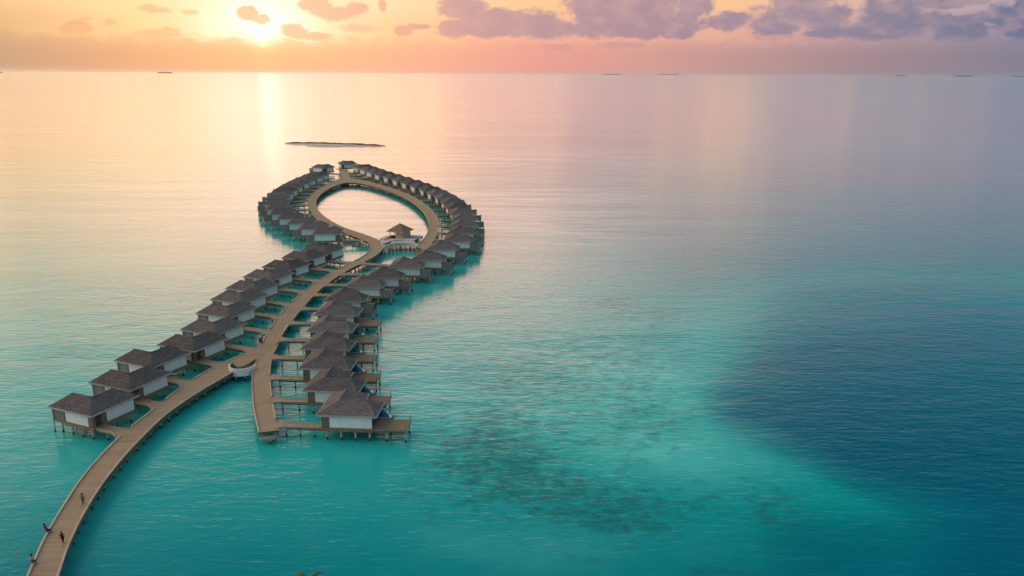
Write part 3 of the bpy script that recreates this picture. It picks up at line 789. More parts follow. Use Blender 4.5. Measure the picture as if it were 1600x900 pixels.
# ------------------------------------------------------------------ footbridges
def hit(p, d, maxlen=26):
    best = None
    for E in EDGES:
        for a, b in zip(E, E[1:]):
            e = b - a; den = d.x * e.y - d.y * e.x
            if abs(den) < 1e-6: continue
            q = a - p
            t_ = (q.x * e.y - q.y * e.x) / den; s_ = (q.x * d.y - q.y * d.x) / den
            if 0 <= s_ <= 1 and .5 < t_ < maxlen and (best is None or t_ < best): best = t_
    return best
def nearest(p):
    best = None
    for E in EDGES:
        for a in E:
            d = Vector((a.x - p.x, a.y - p.y, 0)).length
            if best is None or d < best[0]: best = (d, a)
    return best
def bridge_label(side, i):
    base = villa_label(side, i)
    if side == 'R':
        if i == 0: return 'narrow timber footbridge nearest the free end of the short boardwalk branch'
        if i < 12: return f'narrow timber footbridge with thin piles, {ORD[i]} of the right row from the near end'
        if i == 30: return 'short timber footbridge to the far right tip villa of the loop'
        return f'narrow timber footbridge on the loop\'s right arm, {ORD[i - 12]} from the thatched pavilion'
    if i == 0: return 'broad flared timber footbridge to the nearest villa of the left row'
    if i < 12: return f'flared timber footbridge of the left row, {ORD[i]} from the near end'
    if i == 27: return 'timber footbridge to the far left tip villa of the loop'
    return f'narrow timber footbridge on the loop\'s left arm, {ORD[i - 12]} from the near end'
BR = []
for (kind, mir, c, hd, i) in V_LIST:
    vdir = hv(hd - 90) if mir else hv(hd + 90); ud = hv(hd)
    vb = 1.9
    s = Vector((c.x, c.y, 0)) + ud * .5 + vdir * vb
    d = -ud; tl = hit(s, d)
    if tl is None or tl > 17:
        dn, a = nearest(s); d = Vector((a.x - s.x, a.y - s.y, 0)).normalized(); tl = dn
    BR.append((s, d, tl, mir, i))
    e = s + d * tl
    MOUTHS.append((Vector((e.x, e.y)), 2.0 if tl > 3 else 1.2))
for wk in walks: build_walk(wk)
for s, d, tl, mir, i in BR:
    ang = math.atan2(d.y, d.x)
    root = empty('footbridge', (s.x, s.y, 0), ang)
    tag(root, bridge_label('L' if mir else 'R', i), 'footbridge', 'footbridges between boardwalk and villas')
    hw = .95 if mir and i < 12 else .78; z1 = 2.176; L_ = tl + .35
    fl = min(2.2, tl * .45); prof = []
    for k in range(7):
        f = k / 6; prof.append((L_ - .35 - fl + fl * f, hw + 1.05 * f ** 2.0))
    prof.append((L_, hw + 1.10))
    poly = [(0, -hw)] + [(x, -y) for x, y in prof] + [(x, y) for x, y in reversed(prof)] + [(0, hw)]
    bm = bmesh.new(); uvl = bm.loops.layers.uv.new('UVMap')
    a = [bm.verts.new((x, y, z1 - .28)) for x, y in poly]; b = [bm.verts.new((x, y, z1)) for x, y in poly]
    bm.faces.new(list(reversed(a))); bm.faces.new(b); n = len(poly)
    for k in range(n): bm.faces.new((a[k], a[(k + 1) % n], b[(k + 1) % n], b[k]))
    for f in bm.faces:
        for lp in f.loops: lp[uvl].uv = (lp.vert.co.x + i * 3.7, lp.vert.co.y)
    me = bpy.data.meshes.new('deck'); bm.to_mesh(me); bm.free(); me.materials.append(M['deck'])
    dk = bpy.data.objects.new('deck', me); C.objects.link(dk); dk.parent = root
    for sg in (-1, 1):
        kb = MB()
        pr = [(0.05, hw)] + [(x, y) for x, y in prof[:-1]]
        pr = [q for k, q in enumerate(pr) if k == 0 or q[0] - pr[k - 1][0] >= .01]
        kb.prism([(x, sg * y) for x, y in pr] + [(x, sg * (y - .14)) for x, y in reversed(pr)], z1 + .003, z1 + .16)
        kb.build('kerb', M['curb'], root)
    if tl > 2.5:
        for sg in (-1, 1): MB().box(.1, max(L_ - fl, 1.0), sg * (hw - .3) - .1, sg * (hw - .3) + .1, z1 - .62, z1 - .284).build('joist', M['beam'], root)
        np_ = max(1, int(tl / 2.6)); proto = None
        for k in range(np_):
            x = (k + .6) * tl / (np_ + .2)
            if proto is None: proto = MB().cyl(0, 0, -1.5, z1 - .284, .15, n=8).build('pile', M['pile'], root); q = proto
            else: q = proto.copy(); C.objects.link(q); q.parent = root
            q.location = (x, 0, 0)

# ------------------------------------------------------------------ blue canvas daybeds on the near decks
def make_daybed():
    root = empty('daybed'); tag(root, cat='daybed', group='blue draped daybeds on villa decks')
    MB().box(-1.3, 1.3, -.75, .75, .12, .34).build('frame', M['white'], root)
    lg = None
    for x in (-1.15, 1.15):
        for y in (-.62, .62):
            if lg is None: lg = MB().box(-.06, .06, -.06, .06, 0, .12).build('leg', M['base'], root); q = lg
            else: q = lg.copy(); C.objects.link(q); q.parent = root
            q.location = (x, y, 0)
    bm = bmesh.new(); g = []
    for j in range(9):
        row = []
        for i in range(15):
            x, y = -1.35 + 2.7 * i / 14, -.8 + 1.6 * j / 8
            z = .36 + 1.25 * math.exp(-((x + .45) / .55) ** 2 - (y / .55) ** 2) + .10 * math.sin(5 * x + 3 * y) * (1 - abs(y))
            if i in (0, 14) or j in (0, 8): z = .30
            row.append(bm.verts.new((x, y, z)))
        g.append(row)
    for j in range(8):
        for i in range(14): bm.faces.new((g[j][i], g[j][i + 1], g[j + 1][i + 1], g[j + 1][i]))
    me = bpy.data.meshes.new('canvas_cover'); bm.to_mesh(me); bm.free(); me.materials.append(M['blue'])
    for p_ in me.polygons: p_.use_smooth = True
    q = bpy.data.objects.new('canvas_cover', me); C.objects.link(q); q.parent = root
    sd = q.modifiers.new('thickness', 'SOLIDIFY'); sd.thickness = .03
    return root
bed = None
DAY = ['bright blue draped daybed on the deck of the frontmost open-deck villa', 'blue draped daybed on the deck one villa behind the frontmost',
       'blue draped daybed on the third open deck from the near end', 'blue draped daybed on the fourth open deck from the near end',
       'blue draped daybed on the fifth open deck from the near end']
for i in range(5):
    kind, mir, c, hd, _ = V_LIST[i]
    if bed is None: bed = make_daybed(); o = bed
    else: o = copy_tree(bed)
    q = Vector((c.x, c.y, 0)) + hv(hd) * 10.75 + hv(hd + 90) * 5.85
    o.location = (q.x, q.y, ZF - .20); o.rotation_euler = (0, 0, R(hd + (-6, 4, 8, -3, 2)[i])); o['label'] = DAY[i]
    o.scale = (1, 1, 1) if i < 3 else (.9, .9, .9)

# ------------------------------------------------------------------ crescent planter in the fork of the boardwalks
pc = at(379, 575.0, 2.2); org = Vector((pc.x, pc.y, 0))
root = empty('planter', org); tag(root, 'white crescent planter of clipped greenery hanging in the fork of the boardwalks', 'planter')
RO, RI = 2.75, 2.45
def arc(r, a0, a1, n, cy=0.0): return [(r * math.cos(R(a0 + (a1 - a0) * k / n)), cy + r * math.sin(R(a0 + (a1 - a0) * k / n))) for k in range(n + 1)]
outer = arc(RO, 172, 368, 26); inner = arc(RI, 172, 368, 26); crescent = arc(1.75, 178, 362, 22, .35); crest2 = arc(1.60, 178, 362, 22, .40)
def band(a, b, z0, z1):
    m_ = MB()
    m_.prism(a + list(reversed(b)), z0, z1); return m_
band(outer, inner, 1.35, 2.95).build('tub', M['white'], root)
band(crescent, crest2, 2.215, 2.85).build('inner_wall', M['white'], root)
MB().prism(inner, 1.36, 1.62).build('tub_floor', M['white'], root)
MB().prism(arc(1.59, 178, 362, 20, .40) , 1.63, 2.205).build('seat_floor', M['deck_x'], root)
hb = bmesh.new(); rr = random.Random(3)
for k in range(1500):
    a = R(rr.uniform(176, 364)); f = rr.random()
    ci = Vector((1.75 * math.cos(a), .35 + 1.75 * math.sin(a))); co = Vector((RI * math.cos(a), RI * math.sin(a)))
    q = ci.lerp(co, .06 + .88 * f); z = 2.6 + rr.random() * (.72 + .22 * math.sin(a * 5))
    s = rr.uniform(.06, .13); dx = Vector((rr.uniform(-1, 1), rr.uniform(-1, 1), rr.uniform(-.4, .8))).normalized(); dy = dx.cross(Vector((rr.random(), rr.random(), 1))).normalized()
    c3 = Vector((q.x, q.y, z)); hb.faces.new([hb.verts.new(c3 + v_) for v_ in (dx * s, dy * s * .6, -dx * s, -dy * s * .6)])
me = bpy.data.meshes.new('greenery'); hb.to_mesh(me); hb.free(); me.materials.append(M['hedge'])
q = bpy.data.objects.new('greenery', me); C.objects.link(q); q.parent = root
MB().prism(arc(2.4, 176, 364, 22) , 1.63, 2.20).build('soil', M['trunk'], root)
pl = None
for x, y in ((-.9, -1.7), (.9, -1.7), (0, -.3)):
    if pl is None: pl = MB().cyl(0, 0, -1.5, 1.36, .2, n=10).build('pile', M['pile'], root); q = pl
    else: q = pl.copy(); C.objects.link(q); q.parent = root
    q.location = (x, y, 0)

# plate and lettering-free bracket under the free end of the branch
e0, e1 = at(404, 676, 2.2), at(436, 672, 2.2)
mid_ = e0.lerp(e1, .5)
root = empty('landing_platform', (mid_.x, mid_.y, 0), math.atan2(e1.y - e0.y, e1.x - e0.x))
tag(root, 'pale curved landing plate below the free end of the short branch', 'landing')
hl = (e1 - e0).length / 2
MB().prism([(-hl, .15), (-hl + .3, -.5), (-hl * .4, -.95), (hl * .4, -.95), (hl - .3, -.5), (hl, .15)], .95, 1.35).build('plate', M['concrete'], root)
MB().cyl(.1, -.35, -1.5, .945, .16, n=10).build('pile', M['pile'], root)

# red hose cabinet at the fifth left footbridge
p = at(407.5, 536, 2.2)
root = empty('hose_cabinet', (p.x, p.y, 2.205), R(20)); tag(root, 'small red cabinet standing at the left edge of the boardwalk', 'cabinet')
MB().box(-.38, .38, -.25, .25, .15, 1.25).build('box', M['red'], root)
MB().box(-.43, .43, -.30, .30, 1.252, 1.32).build('lid', M['red'], root)
for x, y in ((-.26, -.16), (.26, -.16), (-.26, .16), (.26, .16)): MB().box(x - .04, x + .04, y - .04, y + .04, 0, .148).build('leg', M['door'], root)
MB().box(-.30, .30, -.275, -.252, .3, 1.1).build('door', M['red'], root)

# ------------------------------------------------------------------ pavilion in the loop
pv_c = at(626, 373, 2.4); org = Vector((pv_c.x, pv_c.y, 0))
loc = lambda x, y, z=2.5: (at(x, y, z) - org)
root = empty('terrace_deck', org); tag(root, 'pale paved pavilion terrace with a concave white front between the loop arms', 'terrace')
front = [loc(x, y) for x, y in ((600, 386.5), (607, 384.2), (613, 382.2), (619, 381.2), (626, 380.8), (633, 380.8), (640, 381.2), (646.5, 382), (654, 384))]
backp = [loc(x, y) for x, y in ((657, 372.5), (661, 369.2), (641, 368.6), (625, 367.5), (609, 369), (594, 373.5), (594.5, 378))]
poly = [(v.x, v.y) for v in front] + [(v.x, v.y) for v in backp]
MB().prism(poly, 1.9, 2.5).build('paving', M['terrace'], root)
fo, fi = [], []
for k, q in enumerate(front):
    a, b = front[max(k - 1, 0)], front[min(k + 1, len(front) - 1)]
    d = (b - a).normalized(); nn_ = Vector((-d.y, d.x, 0))
    fo.append(tuple((q - nn_ * .12)[:2])); fi.append(tuple((q + nn_ * .35)[:2]))
MB().prism(fo + list(reversed(fi)), 1.6, 2.95).build('parapet', M['terrace'], root)
for (x0, y0), (x1, y1) in (((597, 375), (609, 370)), ((640, 370.0), (659, 370.6)), ((612, 376.5), (628, 375.3)), ((630, 375.3), (648, 376.5))):
    a, b = loc(x0, y0), loc(x1, y1); d = (b - a).normalized(); nn_ = Vector((-d.y, d.x, 0)) * .9
    MB().prism([tuple((a - nn_)[:2]), tuple((b - nn_)[:2]), tuple((b + nn_)[:2]), tuple((a + nn_)[:2])], 2.504, 3.0).build('raised_platform', M['terrace'], root)
pl = None
for k in range(9):
    for q_ in (front[k] + Vector((0, .8, 0)),):
        if pl is None: pl = MB().cyl(0, 0, -1.5, 1.89, .22, n=8).build('pile', M['pile'], root); q = pl
        else: q = pl.copy(); C.objects.link(q); q.parent = root
        q.location = (q_.x, q_.y, 0)
for x, y in ((597, 376), (609, 371.5), (625, 370.5), (641, 370.5), (656, 373)):
    v = loc(x, y); q = pl.copy(); C.objects.link(q); q.parent = root; q.location = (v.x, v.y, 0)

pc2 = at(625.5, 371.0, 2.5)
root = empty('pavilion', (pc2.x, pc2.y, 0), R(-24)); root.scale = (.80, .80, .96); tag(root, 'small brown pyramid-roofed bar pavilion on the pale terrace', 'pavilion')
hs, ze = 4.6, 5.5
r = MB(); ap = (0, 0, ze + 2.7)
cs = [(-hs, -hs, ze), (hs, -hs, ze), (hs, hs, ze), (-hs, hs, ze)]
for i in range(4): r.poly(cs[i], cs[(i + 1) % 4], ap)
r.poly(*[(x, y, ze - .02) for x, y, _ in reversed(cs)])
bmesh.ops.remove_doubles(r.bm, verts=r.bm.verts, dist=.001)
rf_ = r.build('roof', M['straw'], root)
k_ = hs + .03; fm = MB()
rows_ = [[fm.bm.verts.new((sx_ * kk, sy_ * kk, z_)) for sx_, sy_ in ((-1, -1), (1, -1), (1, 1), (-1, 1))] for kk, z_ in ((k_, ze - .25), (k_, ze + .02), (k_ - .12, ze + .02), (k_ - .12, ze - .25))]
for i in range(4):
    for k in range(4): fm.bm.faces.new((rows_[k][i], rows_[k][(i + 1) % 4], rows_[(k + 1) % 4][(i + 1) % 4], rows_[(k + 1) % 4][i]))
fm.build('fascia', M['fascia'], rf_)
MB().cyl(0, 0, ze + 2.6, ze + 2.95, .22, .05, 8).build('finial', M['straw'], rf_)
MB().prism([(-.4, -3.4), (3.5, -3.4), (3.5, 3.4), (-3.4, 3.4), (-3.4, 3.15), (3.25, 3.15), (3.25, -3.15), (-.4, -3.15)], 2.504, ze - .03).build('wall', M['stone'], root)
pl = None
for x, y in ((-3.4, -3.3), (-3.4, 3.0), (-1.0, -3.3)):
    if pl is None: pl = MB().box(-.12, .12, -.12, .12, 2.5, ze - .03).build('post', M['base'], root); q = pl
    else: q = pl.copy(); C.objects.link(q); q.parent = root
    q.location = (x, y, 0)
ct = MB().box(-3.1, -.6, -2.9, -2.2, 2.5, 3.6).build('bar_counter', M['maroon'], root)
MB().box(-3.2, -.5, -3.0, -2.1, 3.602, 3.68).build('counter_top', M['base'], ct)
MB().box(-3.0, 3.1, 2.7, 3.1, 2.5, 5.0).build('shelf', M['maroon'], root)

def make_lounger():
    root = empty('sun_lounger'); tag(root, cat='sun lounger', group='sun loungers on the pavilion terrace')
    MB().box(-.95, .35, -.35, .35, .28, .38).build('seat', M['dark_grey_cloth'], root)
    b = MB(); b.poly((.35, -.35, .38), (1.0, -.35, .85), (1.0, .35, .85), (.35, .35, .38)); b.poly((.35, -.35, .28), (.35, .35, .28), (1.0, .35, .75), (1.0, -.35, .75))
    b.poly((.35, -.35, .28), (1.0, -.35, .75), (1.0, -.35, .85), (.35, -.35, .38)); b.poly((.35, .35, .38), (1.0, .35, .85), (1.0, .35, .75), (.35, .35, .28)); b.poly((1, -.35, .75), (1, .35, .75), (1, .35, .85), (1, -.35, .85))
    b.build('backrest', M['dark_grey_cloth'], root)
    lg = None
    for x in (-.85, .25):
        for y in (-.3, .3):
            if lg is None: lg = MB().box(-.04, .04, -.04, .04, 0, .28).build('leg', M['door'], root); q = lg
            else: q = lg.copy(); C.objects.link(q); q.parent = root
            q.location = (x, y, 0)
    return root
lo = None
for x, y, rz, lb in ((603.5, 383.0, 30, 'dark sun lounger at the left end of the terrace parapet'), (606.8, 381.6, 30, 'dark sun lounger second from the terrace\'s left end'),
                     (650.2, 380.6, 100, 'dark sun lounger at the right end of the terrace parapet'), (652, 378.6, 95, 'dark sun lounger behind the rightmost one on the terrace')):
    if lo is None: lo = make_lounger(); o = lo
    else: o = copy_tree(lo)
    v = at(x, y, 2.5); o.location = (v.x, v.y + .6, 2.504); o.rotation_euler = (0, 0, R(rz)); o['label'] = lb; o.scale = (1.25, 1.25, 1.25)

# ------------------------------------------------------------------ people on the boardwalk
def skin_mesh(name, verts, edges, radii, mat, parent, sub=1, root_i=0):
    me = bpy.data.meshes.new(name); me.from_pydata(verts, edges, []); me.materials.append(mat)
    o = bpy.data.objects.new(name, me); C.objects.link(o)
    if parent: o.parent = parent
    sk = o.modifiers.new('skin', 'SKIN'); sk.use_smooth_shade = True
    lay = me.skin_vertices[0] if len(me.skin_vertices) else None
    if lay is None:
        bm = bmesh.new(); bm.from_mesh(me); bm.verts.layers.skin.verify(); bm.to_mesh(me); bm.free(); lay = me.skin_vertices[0]
    for i, rd in enumerate(radii):
        lay.data[i].radius = (rd, rd) if not isinstance(rd, tuple) else rd
    lay.data[root_i].use_root = True
    ss = o.modifiers.new('smooth', 'SUBSURF'); ss.levels = sub; ss.render_levels = sub
    return o
def person(label, loc, rz, J, top, bottom, top_parts='arms'):
    """J: joint name -> point in the figure's own frame (facing -y), feet on z = 0"""
    root = empty('person', loc, rz); tag(root, label, 'person')
    names = list(J); ix = {n_: i for i, n_ in enumerate(names)}
    verts = [J[n_] for n_ in names]
    rad = {'pelvis': .125, 'waist': .115, 'chest': .14, 'neckbase': .09, 'neck': .055, 'jaw': .075, 'head': .10, 'crown': .07}
    def rr_(n_):
        if n_ in rad: return rad[n_]
        for k, v in (('shoulder', .062), ('elbow', .042), ('wrist', .028), ('palm', .034), ('hip', .088), ('knee', .058), ('ankle', .04), ('toe', .036)):
            if n_.startswith(k): return v
        return .009
    E_ = [('pelvis', 'waist'), ('waist', 'chest'), ('chest', 'neckbase'), ('neckbase', 'neck'), ('neck', 'jaw'), ('jaw', 'head'), ('head', 'crown')]
    for s in 'lr':
        E_ += [('neckbase', 'shoulder_' + s), ('shoulder_' + s, 'elbow_' + s), ('elbow_' + s, 'wrist_' + s), ('wrist_' + s, 'palm_' + s),
               ('pelvis', 'hip_' + s), ('hip_' + s, 'knee_' + s), ('knee_' + s, 'ankle_' + s), ('ankle_' + s, 'toe_' + s)]
    edges = [(ix[a], ix[b]) for a, b in E_]; radii = [rr_(n_) for n_ in names]
    for s in 'lr':                                            # five fingers each
        pw, pp_ = Vector(J['wrist_' + s]), Vector(J['palm_' + s]); d = (pp_ - pw).normalized(); sd = d.cross(Vector((.2, 1, .3))).normalized(); cu = d.cross(sd)
        for off, ln in ((-.032, .062), (-.011, .078), (.011, .072), (.032, .055), (-.05, .05)):
            a = pp_ + sd * off + d * .02; b = a + d * ln * .6 + cu * .012; e = b + d * ln * .4 + cu * .03
            verts += [tuple(a), tuple(b), tuple(e)]; k = len(verts); edges += [(ix['palm_' + s], k - 3), (k - 3, k - 2), (k - 2, k - 1)]; radii += [.011, .009, .008]
    skin_mesh('body', verts, edges, radii, M['skin'], root)
    hd_, cr = Vector(J['head']), Vector(J['crown']); upd = (cr - hd_).normalized()
    skin_mesh('hair', [tuple(hd_ + Vector((0, .035, -.03))), tuple(hd_ + Vector((0, .025, .03))), tuple(hd_ + upd * .075 + Vector((0, .012, 0)))], [(0, 1), (1, 2)], [.085, .108, .09], M['hair'], root, root_i=1)
    tn = ['pelvis', 'waist', 'chest', 'neckbase', 'shoulder_l', 'shoulder_r', 'elbow_l', 'elbow_r']; tv = [Vector(J[n_]) for n_ in tn]
    tv[6] = tv[4].lerp(tv[6], .75); tv[7] = tv[5].lerp(tv[7], .75)
    skin_mesh('shirt', [tuple(v) for v in tv], [(0, 1), (1, 2), (2, 3), (3, 4), (3, 5), (4, 6), (5, 7)], [.15, .14, .165, .10, .085, .085, .065, .065], top, root)
    bn = ['pelvis', 'hip_l', 'hip_r', 'knee_l', 'knee_r']; bv = [Vector(J[n_]) for n_ in bn]
    b2 = [Vector(J['knee_' + s]).lerp(Vector(J['ankle_' + s]), .55) for s in 'lr']
    skin_mesh('trousers', [tuple(v) for v in bv + b2], [(0, 1), (0, 2), (1, 3), (2, 4), (3, 5), (4, 6)], [.155, .115, .115, .08, .08, .065, .065], bottom, root)
    for s in 'lr':
        a_, t2 = Vector(J['ankle_' + s]), Vector(J['toe_' + s])
        skin_mesh('shoe', [tuple(a_ + Vector((0, .03, -.02))), tuple(a_.lerp(t2, .5)), tuple(t2)], [(0, 1), (1, 2)], [.05, .05, .042], M['black_cloth'], root)
    return root
def walking(stride=.26, lean=.04, bend=.0, arm=.18):
    return {'pelvis': (0, 0, .92), 'waist': (0, -lean * .4, 1.08), 'chest': (0, -lean - bend * .5, 1.28), 'neckbase': (0, -lean - bend, 1.43), 'neck': (0, -lean * 1.2 - bend, 1.50),
            'jaw': (0, -lean * 1.4 - bend - .03, 1.56), 'head': (0, -lean * 1.4 - bend - .01, 1.63), 'crown': (0, -lean * 1.4 - bend, 1.70),
            'shoulder_l': (.18, -lean - bend, 1.41), 'shoulder_r': (-.18, -lean - bend, 1.41), 'elbow_l': (.23, .08 + arm * .4 - bend, 1.15), 'elbow_r': (-.23, .02 - arm * .6 - bend, 1.15),
            'wrist_l': (.24, arm - .05 - bend, .92), 'wrist_r': (-.22, -arm - .15 - bend, .95), 'palm_l': (.24, arm - .08 - bend, .84), 'palm_r': (-.22, -arm - .21 - bend, .89),
            'hip_l': (.09, 0, .86), 'hip_r': (-.09, 0, .86), 'knee_l': (.10, -stride * .75, .49), 'knee_r': (-.10, stride * .25, .47),
            'ankle_l': (.10, -stride, .09), 'ankle_r': (-.10, stride * 1.15, .13), 'toe_l': (.11, -stride - .17, .04), 'toe_r': (-.11, stride * 1.15 - .15, .04)}
def sitting(lean=.0, reach=0.0):
    return {'pelvis': (0, 0, .34), 'waist': (0, -.02 + lean * .3, .50), 'chest': (0, lean * .7, .70), 'neckbase': (0, lean, .85), 'neck': (0, lean * 1.1, .92),
            'jaw': (0, lean * 1.15 - .03, .98), 'head': (0, lean * 1.15, 1.05), 'crown': (0, lean * 1.15, 1.12),
            'shoulder_l': (.18, lean, .83), 'shoulder_r': (-.18, lean, .83), 'elbow_l': (.28, lean + .05 + reach * .5, .60 + reach * .2), 'elbow_r': (-.28, lean - .10, .58),
            'wrist_l': (.30, lean - .10 + reach * 1.2, .50 + reach * .25), 'wrist_r': (-.20, lean - .30, .48), 'palm_l': (.29, lean - .17 + reach * 1.35, .48 + reach * .25), 'palm_r': (-.16, lean - .37, .47),
            'hip_l': (.10, -.04, .30), 'hip_r': (-.10, -.04, .30), 'knee_l': (.13, -.46, .44), 'knee_r': (-.13, -.48, .42),
            'ankle_l': (.12, -.52, .08), 'ankle_r': (-.12, -.62, .07), 'toe_l': (.13, -.69, .03), 'toe_r': (-.13, -.79, .03)}
p = at(130.5, 788.5, 2.2); person('person in grey clothes walking along the boardwalk, farthest from the camera of the four', (p.x, p.y, 2.206), R(-25), walking(.22, .03), M['grey_cloth'], M['dark_grey_cloth'])
p = at(98.8, 848.5, 2.2); person('person dressed in black striding down the middle of the boardwalk', (p.x, p.y, 2.206), R(20), walking(.3, .08, .10), M['black_cloth'], M['black_cloth'])
p = at(74.5, 832.5, 2.2); person('person in a red shirt sitting on the left kerb, leaning out over the water', (p.x, p.y, 2.30), R(75), sitting(.30, .35), M['red_cloth'], M['navy_cloth'])
p = at(51.5, 880.5, 2.2); person('person in a pale pink top sitting on the left kerb of the boardwalk', (p.x, p.y, 2.30), R(60), sitting(.05), M['pink_cloth'], M['navy_cloth'])

# ------------------------------------------------------------------ sandbank with scrub, and far islands
a, b, c = at(443, 224.5, 0), at(601, 229.0, 0), at(520, 233, 0)
mid_ = a.lerp(b, .5); ax = (b - a).normalized(); ln = (b - a).length / 2; nd = Vector((-ax.y, ax.x, 0))
bm = bmesh.new(); g = []
for i in range(61):
    s = -1 + 2 * i / 60; row = []
    wid_b = 5.0 * (1 - abs(s) ** 2.2) + .6; ff = max(0, 1 - ((s + .02) / .42) ** 2) ** .5 if abs(s + .02) < .42 else 0
    wid_f = 4.5 * (1 - abs(s) ** 2) + .6 + 18.5 * ff ** .8
    for j in range(13):
        q = -1 + 2 * j / 12; y = q * (wid_b if q > 0 else wid_f)
        h_ = 1.15 * (1 - abs(q) ** 1.6) * (1 - abs(s) ** 4) - .12 + .12 * mnoise.noise(Vector((s * 6, q * 3, 0)))
        p_ = mid_ + ax * (s * ln) + nd * y
        row.append(bm.verts.new((p_.x, p_.y, h_)))
    g.append(row)
for i in range(60):
    for j in range(12): bm.faces.new((g[i][j], g[i + 1][j], g[i + 1][j + 1], g[i][j + 1]))
bmesh.ops.recalc_face_normals(bm, faces=bm.faces)
me = bpy.data.meshes.new('sandbank'); bm.to_mesh(me); bm.free(); me.materials.append(M['sand'])
for p_ in me.polygons: p_.use_smooth = True
o = bpy.data.objects.new('sandbank', me); C.objects.link(o); tag(o, kind='structure')
bm = bmesh.new(); rr = random.Random(11)
for k in range(5200):
    s = rr.uniform(-.99, .99); dens = mnoise.noise(Vector((s * 7, 3, 1)))
    q = rr.gauss(.0, .42); y = 2.2 + q * 4.2 * (1 - s * s * .85)
    if abs(s + .02) < .40: y = max(y, .8)
    h_ = max(.2, (1.0 + .9 * dens + rr.random() * .6)) * (1 - abs(s) ** 5)
    c3 = mid_ + ax * (s * ln) + nd * y + Vector((0, 0, rr.uniform(.4, .4 + h_)))
    sz = rr.uniform(.18, .42); d1 = Vector((rr.uniform(-1, 1), rr.uniform(-1, 1), rr.uniform(-1, 1))).normalized(); d2 = d1.orthogonal().normalized()
    bm.faces.new([bm.verts.new(c3 + v_) for v_ in (d1 * sz, d2 * sz * .7, -d1 * sz, -d2 * sz * .7)])
me = bpy.data.meshes.new('scrub'); bm.to_mesh(me); bm.free(); me.materials.append(M['scrub'])
o = bpy.data.objects.new('scrub', me); C.objects.link(o); tag(o, 'dark dry scrub growing along the crest of the sandbank', 'scrub', kind='stuff')

for x0, x1, D, h_ in ((245, 270, 26000, 42), (-25, 5, 26000, 38), (940, 974, 34000, 34), (1026, 1062, 36000, 32), (1400, 1416, 32000, 36), (1492, 1522, 32000, 40), (1580, 1640, 34000, 30)):
    d0, d1 = ray(x0, 112), ray(x1, 112)
    p0, p1 = Vector((d0.x, d0.y, 0)).normalized() * D, Vector((d1.x, d1.y, 0)).normalized() * D
    bm = bmesh.new(); g = []; axi = p1 - p0; nrm_ = Vector((-axi.y, axi.x, 0)).normalized()
    for i in range(41):
        s = i / 40; row = []
        env = min(1, 8 * s, 8 * (1 - s)) ** .5
        for j in range(7):
            q = -1 + j / 3
            hh = h_ * env * (1 - abs(q) ** 2) * (.72 + .5 * abs(mnoise.noise(Vector((s * 14 + x0, q * 2, D))))) - 1
            row.append(bm.verts.new(p0 + axi * s + nrm_ * q * 250 * max(env, .1) + Vector((0, 0, hh))))
        g.append(row)
    for i in range(40):
        for j in range(6): bm.faces.new((g[i][j], g[i + 1][j], g[i + 1][j + 1], g[i][j + 1]))
    bmesh.ops.recalc_face_normals(bm, faces=bm.faces)
    me = bpy.data.meshes.new('island'); bm.to_mesh(me); bm.free(); me.materials.append(M['isle'])
    o = bpy.data.objects.new('island', me); C.objects.link(o); tag(o, kind='structure')

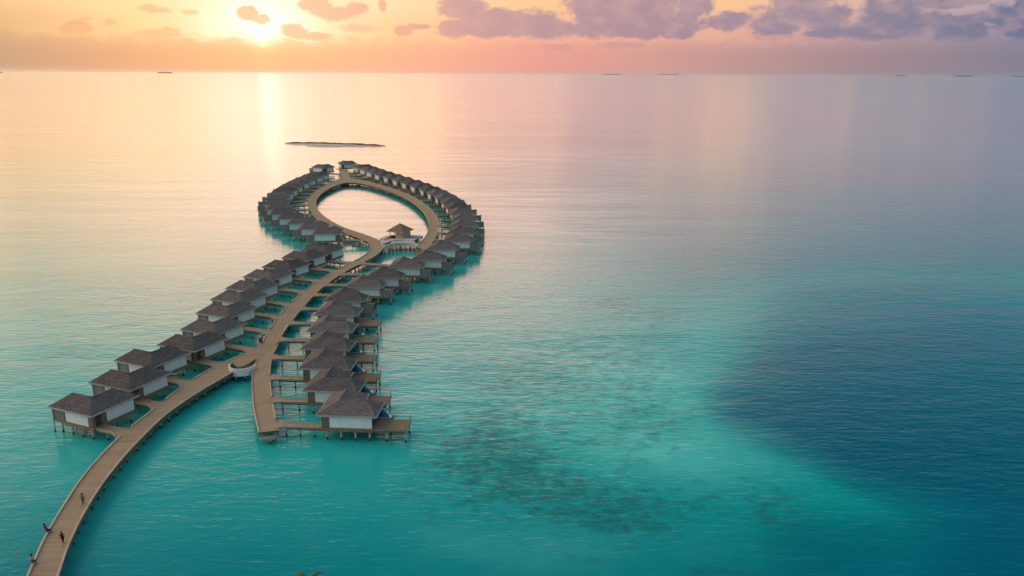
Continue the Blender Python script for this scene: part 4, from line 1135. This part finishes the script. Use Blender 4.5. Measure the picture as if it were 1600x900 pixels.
# ------------------------------------------------------------------ palms on the beach, only their tips reach the frame
def palm(label, loc, height, seed, n_fr=15):
    rg = random.Random(seed)
    root = empty('palm_tree', loc); tag(root, label, 'palm tree')
    m_ = MB(); prev = None
    for k in range(10):
        f = k / 9; x = .5 * math.sin(f * 1.3); r_ = .22 - .1 * f
        ringv = [m_.bm.verts.new((x + r_ * math.cos(2 * PI * i / 8), r_ * math.sin(2 * PI * i / 8), height * f - .3 * (1 - f))) for i in range(8)]
        if prev:
            for i in range(8): m_.bm.faces.new((prev[i], prev[(i + 1) % 8], ringv[(i + 1) % 8], ringv[i]))
        prev = ringv
    tx = .5 * math.sin(1.3)
    m_.build('trunk', M['trunk'], root, smooth=True)
    bm = bmesh.new()
    for k in range(n_fr):
        a = 2 * PI * k / n_fr + rg.uniform(-.2, .2); up0 = rg.uniform(.25, 1.15); L_ = rg.uniform(2.2, 2.9)
        d = Vector((math.cos(a), math.sin(a), 0)); side = Vector((-d.y, d.x, 0)); p_ = Vector((tx, 0, height)); pts = []
        for i in range(15):
            f = i / 14; dirv_ = (d * math.cos(up0 - 1.9 * f) + Vector((0, 0, math.sin(up0 - 1.9 * f)))); p_ = p_ + dirv_ * (L_ / 14); pts.append((p_.copy(), dirv_))
        for i in range(1, 15):
            p_, dv_ = pts[i]; ll = .62 * math.sin(PI * min(1, .15 + .85 * i / 14)) ** .7 + .08
            for sg in (-1, 1):
                for h2 in (0, .5):
                    b0 = p_.lerp(pts[i - 1][0], h2); tip = b0 + side * sg * ll * .85 + dv_ * ll * .5 + Vector((0, 0, -.35 * ll))
                    bm.faces.new([bm.verts.new(v_) for v_ in (b0 + dv_ * .045, tip, b0 - dv_ * .045)])
    me = bpy.data.meshes.new('crown'); bm.to_mesh(me); bm.free(); me.materials.append(M['frond'])
    q = bpy.data.objects.new('crown', me); C.objects.link(q); q.parent = root
    return root
p = at(479, 905, 9.0); palm('green palm crown poking up at the bottom edge of the picture', (p.x - .5, p.y, 1.0), 7.3, 4)
p = at(456, 906, 8.6); palm('single palm frond tip at the bottom edge beside the larger palm crown', (p.x - .5, p.y, 1.0), 6.3, 9, 11)

# ------------------------------------------------------------------ the air: thin sunset haze over the sea
hm = bpy.data.materials.new('sea_haze'); hm.use_nodes = True
ht = NT(hm.node_tree); ht.n.clear()
pvn = ht.new('ShaderNodeVolumePrincipled'); pvn.inputs['Color'].default_value = (.98, .97, .98, 1); pvn.inputs['Density'].default_value = .30 / 26000; pvn.inputs['Anisotropy'].default_value = .9
ho = ht.new('ShaderNodeOutputMaterial'); ht.l.new(pvn.outputs[0], ho.inputs['Volume'])
hz = MB().box(-62000, 62000, -62000, 62000, -3.0, 130.0).build('haze', hm); tag(hz, 'thin pale haze lying over the sea', 'haze', kind='stuff')
